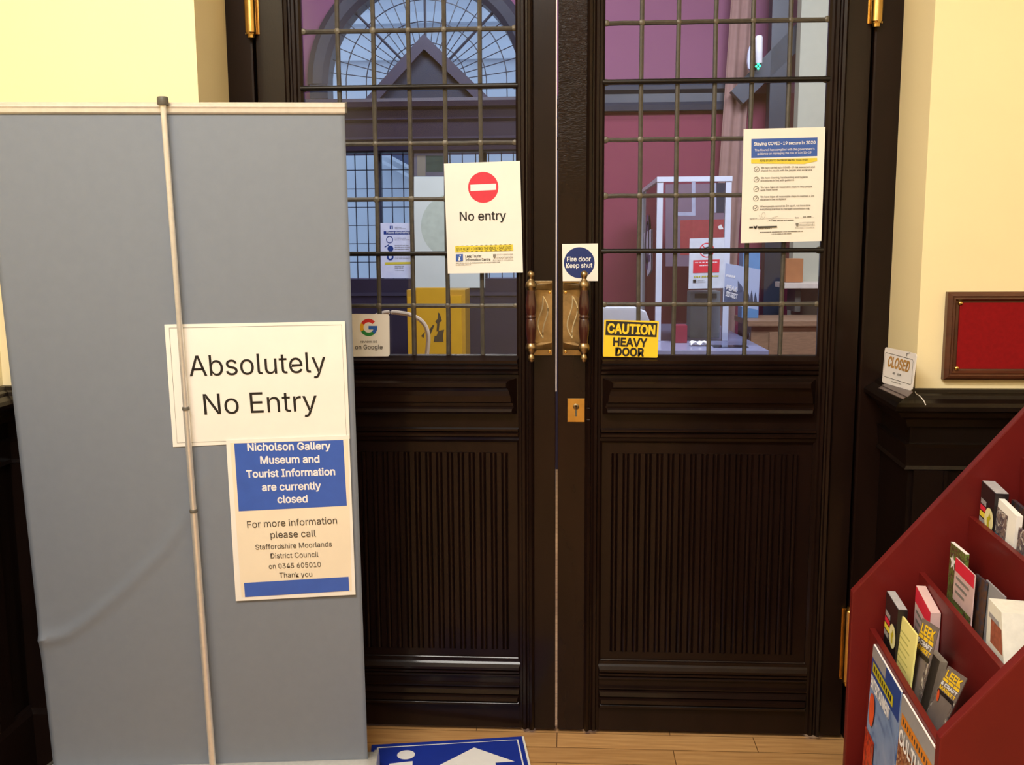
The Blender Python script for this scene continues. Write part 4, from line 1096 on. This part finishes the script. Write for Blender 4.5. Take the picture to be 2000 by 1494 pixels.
# street reflected in the perspex, modelled as a coloured board behind it
s = Sheet('street_reflection', 'brick toned picture board seen through the clear screen', 'board', [aty(p, 3.02) for p in ((1300, 360), (1428, 358), (1426, 520), (1300, 520))], mat('grey_mauve_reflection', (128, 104, 122), .5, var=.06), thick=.012)
t5 = lambda x, y: (1240 + x / 8.786, 330 + y / 8.786)
M_SASH = mat('pale_lilac_reflection', (176, 178, 200), .5); M_BRICK = mat('brick_red_reflection', (164, 62, 66), .55, var=.12, scale=40)
s.poly('red_panel', M_BRICK, [t5(780, 880), t5(1600, 860), t5(1600, 1480), t5(780, 1480)])
s.poly('sash_reflection', M_SASH, [t5(975, 200), t5(1040, 200), t5(1040, 790), t5(975, 790)]); s.poly('sash_rail_reflection', M_SASH, [t5(660, 740), t5(1040, 740), t5(1040, 800), t5(660, 800)])
s.poly('sash_bar_reflection', M_SASH, [t5(1365, 240), t5(1395, 240), t5(1395, 750), t5(1365, 750)]); s.poly('dark_print', M_NAVYW, [t5(1400, 240), t5(1550, 240), t5(1550, 750), t5(1400, 750)])
s.poly('white_scrap', M_PAPER, [t5(1420, 990), t5(1480, 950), t5(1520, 1030), t5(1450, 1040)])
s.done()
s = Sheet('no_touching_poster', 'white poster with a red crossed circle on the clear screen', 'poster', [aty(p, SY0 - .020) for p in ((1347, 466), (1415, 464), (1413, 562.5), (1344.5, 564))], mat('cool_poster_paper', (206, 212, 224), .5), thick=.001)
t7 = lambda x, y: (1330 + x / 8.788, 440 + y / 8.788)
s.disc('red_ring', M_RED, t7(445, 428), 14.6, 12.6); s.line('red_ring', M_RED, [t7(370, 350), t7(520, 510)], .005)
s.poly('hand_print', M_INK, [t7(395, 385), t7(470, 365), t7(480, 380), t7(410, 405)]); s.poly('arm_print', M_INK, [t7(375, 485), t7(470, 478), t7(470, 490), t7(380, 496)])
s.poly('red_panel', M_RED, [t7(210, 600), t7(665, 585), t7(655, 806), t7(205, 820)])
s.bars('white_lettering', M_WHITEINK, t7(240, 650), t7(640, 640), 2.2, 31); s.bars('white_lettering', M_WHITEINK, t7(320, 700), t7(560, 692), 2.2, 32)
s.bars('lime_lettering', M_LIME, t7(220, 900), t7(655, 885), 3.2, 33)
s.poly('emblem', M_INK, [t7(205, 930), t7(262, 930), t7(262, 985), t7(205, 985)]); s.bars('grey_lettering', M_INKG, t7(285, 950), t7(410, 945), 1.2, 34); s.bars('grey_lettering', M_INKG, t7(285, 980), t7(430, 975), 1.2, 35)
s.done()
s = Sheet('side_flyer', 'narrow white flyer with blue rings on the side pane of the screen', 'flyer', [atx(p, SX0 - .001) for p in ((1257, 455.5), (1271.3, 447.5), (1271, 528), (1264, 540))], mat('cool_flyer_paper', (214, 220, 250), .5), thick=.001)
for yq_ in (468, 480): s.disc('blue_ring', M_BLUEC, (1264, yq_), 4, 2.4)
s.poly('blue_ring', M_BLUEC, [(1262, 500), (1270, 498), (1270, 511), (1262, 513)])
s.done()
# peak district leaflet display
pk = [(1417, 514), (1484.5, 526.5), (1482, 571), (1410, 575)]
P_ = [aty((1417, 514), 2.0), aty((1484.5, 526.5), 1.93), aty((1480, 600), 1.93), aty((1413, 592), 2.0)]
P_[1] = aty((1484.5, 526.5), 1.9); P_[2] = aty((1480, 605), 1.9)
s = Sheet('district_brochure', 'pale blue display board with white lettering on the counter', 'display board', P_, mat('pale_sky_print', (176, 190, 224), .35, var=.06, scale=6), thick=.004)
s.poly('dark_print', picture('night_hill_print', [(50, 60, 90), (84, 96, 130), (60, 64, 84)], 20), [(1415.5, 560), (1441, 568), (1441, 548), (1450, 560), (1455, 585), (1455, 594), (1413.5, 589)])
for x_, h_ in ((1462, 20), (1468, 26), (1475.5, 22)): s.poly('tree_print', mat('dark_tree_print', (58, 66, 92), .5) if 'dark_tree_print' not in bpy.data.materials else bpy.data.materials['dark_tree_print'], [(x_ - 3.5, 592), (x_ - 2, 592 - h_ * .6), (x_, 592 - h_), (x_ + 2, 592 - h_ * .6), (x_ + 3.5, 592)])
s.bars('white_lettering', M_WHITEINK, (1418, 540), (1439, 543.5), 4.5, 41)
s.text('white_lettering', M_WHITEINK, 'PEAK', (1418, 565), (1439, 570), 9, .03); s.text('white_lettering', M_WHITEINK, 'DISTRICT', (1417, 577.5), (1439, 584), 9, .03)
s.done()
# grey terminal, red box, stand
a_, b_ = aty((1349, 569), 2.35), aty((1406, 640), 2.35)
trm = thing('grey_terminal', 'grey green upright cabinet box below the crossed circle poster', 'box', ((a_.x + b_.x) / 2, 2.42, ctz))
MB().box((a_.x, 2.35, ctz), (b_.x, 2.5, a_.z)).build('case', mat('grey_green_case', (150, 160, 162), .45, var=.05), trm, bevel=.006)
MB().box((a_.x + .02, 2.346, a_.z - .035), (b_.x - .02, 2.35, a_.z - .012)).build('slot', M_ALUD, trm)
a_, b_ = aty((1316, 636), 2.08), aty((1342, 662), 2.08)
tag(MB().box((a_.x, 2.08, ctz + .001), (b_.x, 2.17, a_.z)).build('red_box', mat('dark_red_card', (140, 34, 62), .5), origin=((a_.x + b_.x) / 2, 2.1, ctz)), 'small dark red box on the counter beside the terminal', 'box')
hp_ = thing('leaflet_holder', 'empty clear angled leaflet holder on the counter edge', 'holder', (.78, 1.9, ctz))
q1, q2, q3, q4 = aty((1466, 624), 1.85), aty((1480, 624), 1.85), aty((1472, 692), 1.80), aty((1460, 692), 1.80)
b0 = MB(); X0, X1 = .70, .86
b0.prism([(X0, 1.95, ctz + .002), (X1, 1.95, ctz + .002), (X1, 2.02, ctz + .20), (X0, 2.02, ctz + .20)], (0, .003, 0)); b0.build('back_plate', M_PERSPEX, hp_)
MB().prism([(X0, 1.86, ctz + .002), (X1, 1.86, ctz + .002), (X1, 1.85, ctz + .07), (X0, 1.85, ctz + .07)], (0, .003, 0)).build('front_lip', M_PERSPEX, hp_)
MB().box((X0, 1.86, ctz + .001), (X1, 1.96, ctz + .004)).build('foot_plate', M_PERSPEX, hp_)
# crumpled white paper
cp = MB(); cc = aty((1367, 659), 1.95); rr = []
for i in range(9):
    t_q = i / 8; rr.append([V((cc.x - .045 + .09 * t_q, cc.y - .03 + .06 * k_, ctz + .004 + .018 * math.sin(t_q * 7 + k_ * 4) ** 2)) for k_ in (0, .33, .66, 1)])
cp.sheetloft(rr); o = tag(cp.build('crumpled_paper', M_PAPER, origin=(cc.x, cc.y, ctz)), 'crumpled white paper lying on the lavender counter', 'paper'); o.modifiers.new('t', 'SOLIDIFY').thickness = .002

# white chair behind the caution sticker
a_, b_ = aty((1180, 600), 1.35), aty((1241, 640), 1.35)
ch = thing('white_chair', 'white padded chair back showing above the caution sticker', 'chair', ((a_.x + b_.x) / 2, 1.4, 0))
cx_ = (a_.x + b_.x) / 2; hw_ = (b_.x - a_.x) / 2 + .06; zt_ = a_.z
rings = []
outl = [(-hw_, zt_ - .34), (-hw_, zt_ - .06), (-hw_ * .86, zt_ - .018), (-hw_ * .5, zt_), (hw_ * .5, zt_), (hw_ * .86, zt_ - .018), (hw_, zt_ - .06), (hw_, zt_ - .34)]
MB().prism([(cx_ + x, 1.35, z_) for x, z_ in outl], (0, .06, .0)).build('backrest', mat('white_vinyl', (216, 220, 236), .4, var=.03, bump=.25, bscale=30), ch, bevel=.012, smooth=True)
MB().box((cx_ - hw_, .93, .43), (cx_ + hw_, 1.37, .49)).build('seat', bpy.data.materials['white_vinyl'], ch, bevel=.015)
for sx in (-1, 1):
    for yy in (.96, 1.36): MB().tube([(cx_ + sx * (hw_ - .02), yy, 0), (cx_ + sx * (hw_ - .02), yy, .45 if yy < 1 else zt_ - .2)], .012, 8).build('leg', M_ALU, ch, smooth=True)
# white tubular chair before the yellow stand
ty = 1.75
hoop = [aty(p, ty) for p in ((700, 690), (702, 655), (715, 628), (745, 612.5), (765, 610), (784, 611.5), (803, 615.5), (821, 625), (832.5, 640), (836.5, 659), (835.5, 677), (833, 700))]
hx0, hx1 = hoop[0].x, hoop[-1].x
tc_ = thing('tube_chair', 'white tubular chair hoop in front of the yellow stand', 'chair', ((hx0 + hx1) / 2, ty, 0))
sm = []
for i in range(len(hoop) - 1):
    for k_ in range(4):
        t_q = k_ / 4; p_1, p_2 = hoop[i], hoop[i + 1]; p_0 = hoop[max(0, i - 1)]; p_3 = hoop[min(len(hoop) - 1, i + 2)]
        sm.append(.5 * ((2 * p_1) + (p_2 - p_0) * t_q + (2 * p_0 - 5 * p_1 + 4 * p_2 - p_3) * t_q ** 2 + (3 * p_1 - p_0 - 3 * p_2 + p_3) * t_q ** 3))
sm.append(hoop[-1])
sm = [V((hx0, ty, 0))] + [V((hx0, ty, .5))] + sm + [V((hx1, ty, .5)), V((hx1, ty, 0))]
MB().tube(sm, .010, 8).build('back_hoop', mat('cream_tube_paint', (206, 186, 160), .35), tc_, smooth=True)
MB().box((hx0 + .01, ty + .015, .44), (hx1 - .01, ty + .42, .48)).build('seat', bpy.data.materials['cream_tube_paint'], tc_, bevel=.012)
for x in (hx0 + .02, hx1 - .02): MB().tube([(x, ty + .4, 0), (x, ty + .4, .45)], .010, 8).build('leg', bpy.data.materials['cream_tube_paint'], tc_, smooth=True)
# yellow stand
yy = 2.75
a_, b_ = aty((794, 566), yy), aty((910, 700), yy)
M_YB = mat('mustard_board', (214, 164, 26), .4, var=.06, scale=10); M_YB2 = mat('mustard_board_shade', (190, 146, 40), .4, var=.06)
ys = thing('yellow_stand', 'mustard yellow display stand with a dark sketch beyond the glass', 'display stand', ((a_.x + b_.x) / 2, yy + .1, 0))
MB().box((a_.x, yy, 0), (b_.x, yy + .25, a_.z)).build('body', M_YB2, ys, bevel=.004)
c_0, c_1 = aty((812, 562), yy - .03), aty((873, 562), yy - .03)
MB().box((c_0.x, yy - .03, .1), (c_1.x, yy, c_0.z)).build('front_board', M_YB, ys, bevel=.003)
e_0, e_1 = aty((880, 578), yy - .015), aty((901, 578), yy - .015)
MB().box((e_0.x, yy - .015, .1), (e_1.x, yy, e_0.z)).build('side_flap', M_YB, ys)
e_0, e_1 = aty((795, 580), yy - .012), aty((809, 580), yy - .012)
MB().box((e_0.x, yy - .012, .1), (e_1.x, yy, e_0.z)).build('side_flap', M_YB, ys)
sk = MB(); yk = yy - .0312
tz_ = lambda x, y: aty((690 + x / 8, 540 + y / 8), yk)
for poly in ([(1325, 560), (1350, 580), (1385, 690), (1350, 720), (1335, 850), (1300, 860), (1310, 740), (1280, 700), (1320, 660)], [(1270, 930), (1400, 930), (1410, 1020), (1255, 1020)], [(1190, 830), (1240, 760), (1270, 760), (1180, 960)], [(1060, 930), (1120, 860), (1100, 960)], [(1330, 850), (1420, 830), (1400, 930), (1300, 930)]):
    sk.prism([tz_(*p) for p in poly], (0, .001, 0))
sk.build('sketch_print', mat('dark_sketch_print', (70, 58, 40), .5, var=.3, scale=60), ys)

# shelf and carton shapes stand in for front hall reflections; box file beside
shf = thing('reflection_shelf', 'pale shelf fixed to the olive pier', 'shelf', (1.2, 2.9, .9))
s0, s1 = aty((1536, 552), 2.8), aty((1640, 560), 2.8)
MB().box((s0.x - .02, 2.75, s0.z - .03), (s1.x + .25, 3.0, s0.z)).build('board', mat('pale_shelf_reflection', (206, 196, 184), .5), shf, bevel=.003)
MB().box((s0.x + .05, 2.8, s0.z - .16), (s0.x + .08, 3.0, s0.z - .03)).build('bracket', M_ALUD, shf)
a_, b_ = aty((1536, 505), 2.8), aty((1568, 545), 2.8)
tag(MB().box((a_.x, 2.8, s0.z + .001), (b_.x, 2.93, a_.z)).build('carton_reflection', mat('brown_reflection', (164, 104, 62), .7, var=.08), origin=((a_.x + b_.x) / 2, 2.85, s0.z), bevel=.002), 'brown cardboard carton on the pale shelf', 'carton')
a_, b_ = aty((1452, 487), 2.5), aty((1484, 527), 2.5)
tag(MB().box((a_.x, 2.5, 1.0205), (b_.x, 2.62, a_.z)).build('blue_folder', mat('mid_blue_card', (96, 140, 190), .45, var=.06), origin=((a_.x + b_.x) / 2, 2.55, 1.02), bevel=.002), 'blue box file standing on the tan cabinet', 'box file')

cab = thing('tan_reflection_block', 'tan wooden cabinet beside the lavender counter', 'cabinet', (1.3, 2.7, 0))  # tan-brown reflection in the glass, built as a cabinet-shaped block
MB().box((.96, 2.35, 0), (1.75, 2.74, .99)).build('carcass', mat('tan_reflection', (150, 118, 92), .45, var=.15, stretch=(1, 1, 5)), cab, bevel=.004)
MB().box((.94, 2.33, .99), (1.77, 2.745, 1.02)).build('top', bpy.data.materials['tan_reflection'], cab, bevel=.004)
MB().box((1.05, 2.335, .08), (1.37, 2.35, .96)).build('door', bpy.data.materials['tan_reflection'], cab, bevel=.003)
MB().box((1.40, 2.335, .08), (1.72, 2.35, .96)).build('door', bpy.data.materials['tan_reflection'], cab, bevel=.003)

# opposite building seen through the far windows
op = thing('opposite_building', 'pale building across the street seen through the leaded windows', 'building', (0, 9, 0), kind='structure')
M_PALE = mat('pale_blue_stucco', (222, 228, 236), .8, var=.03, scale=2)
MB().box((-7, 9, -.5), (4, 9.4, 4.35)).build('facade', M_PALE, op)
for z_, d in ((4.35, .25), (3.95, .12), (3.55, .08)): MB().box((-7, 9 - d, z_), (4, 9.4, z_ + .12)).build('string_course', M_PALE, op)
A_, B_, C_ = aty((738, 290), 8.6), aty((812, 330), 8.6), aty((812, 280), 8.6)
MB().prism([A_, B_, C_], (0, .3, 0)).build('gable_roof', mat('slate_blue_roof', (96, 102, 128), .7, var=.08), op)
for off in (0, .10): MB().prism([A_ - V((0, 0, off)), B_ - V((0, 0, off)), B_ - V((0, 0, off + .04)), A_ - V((0, 0, off + .04))], (0, -.06, 0)).build('verge_board', M_PALE, op)
struct('street', MB().box((-9, 3.75, -.7), (9, 9, -.5)), mat('grey_paving', (150, 150, 150), .8), 'grey paving of the street outside the far windows', 'street')
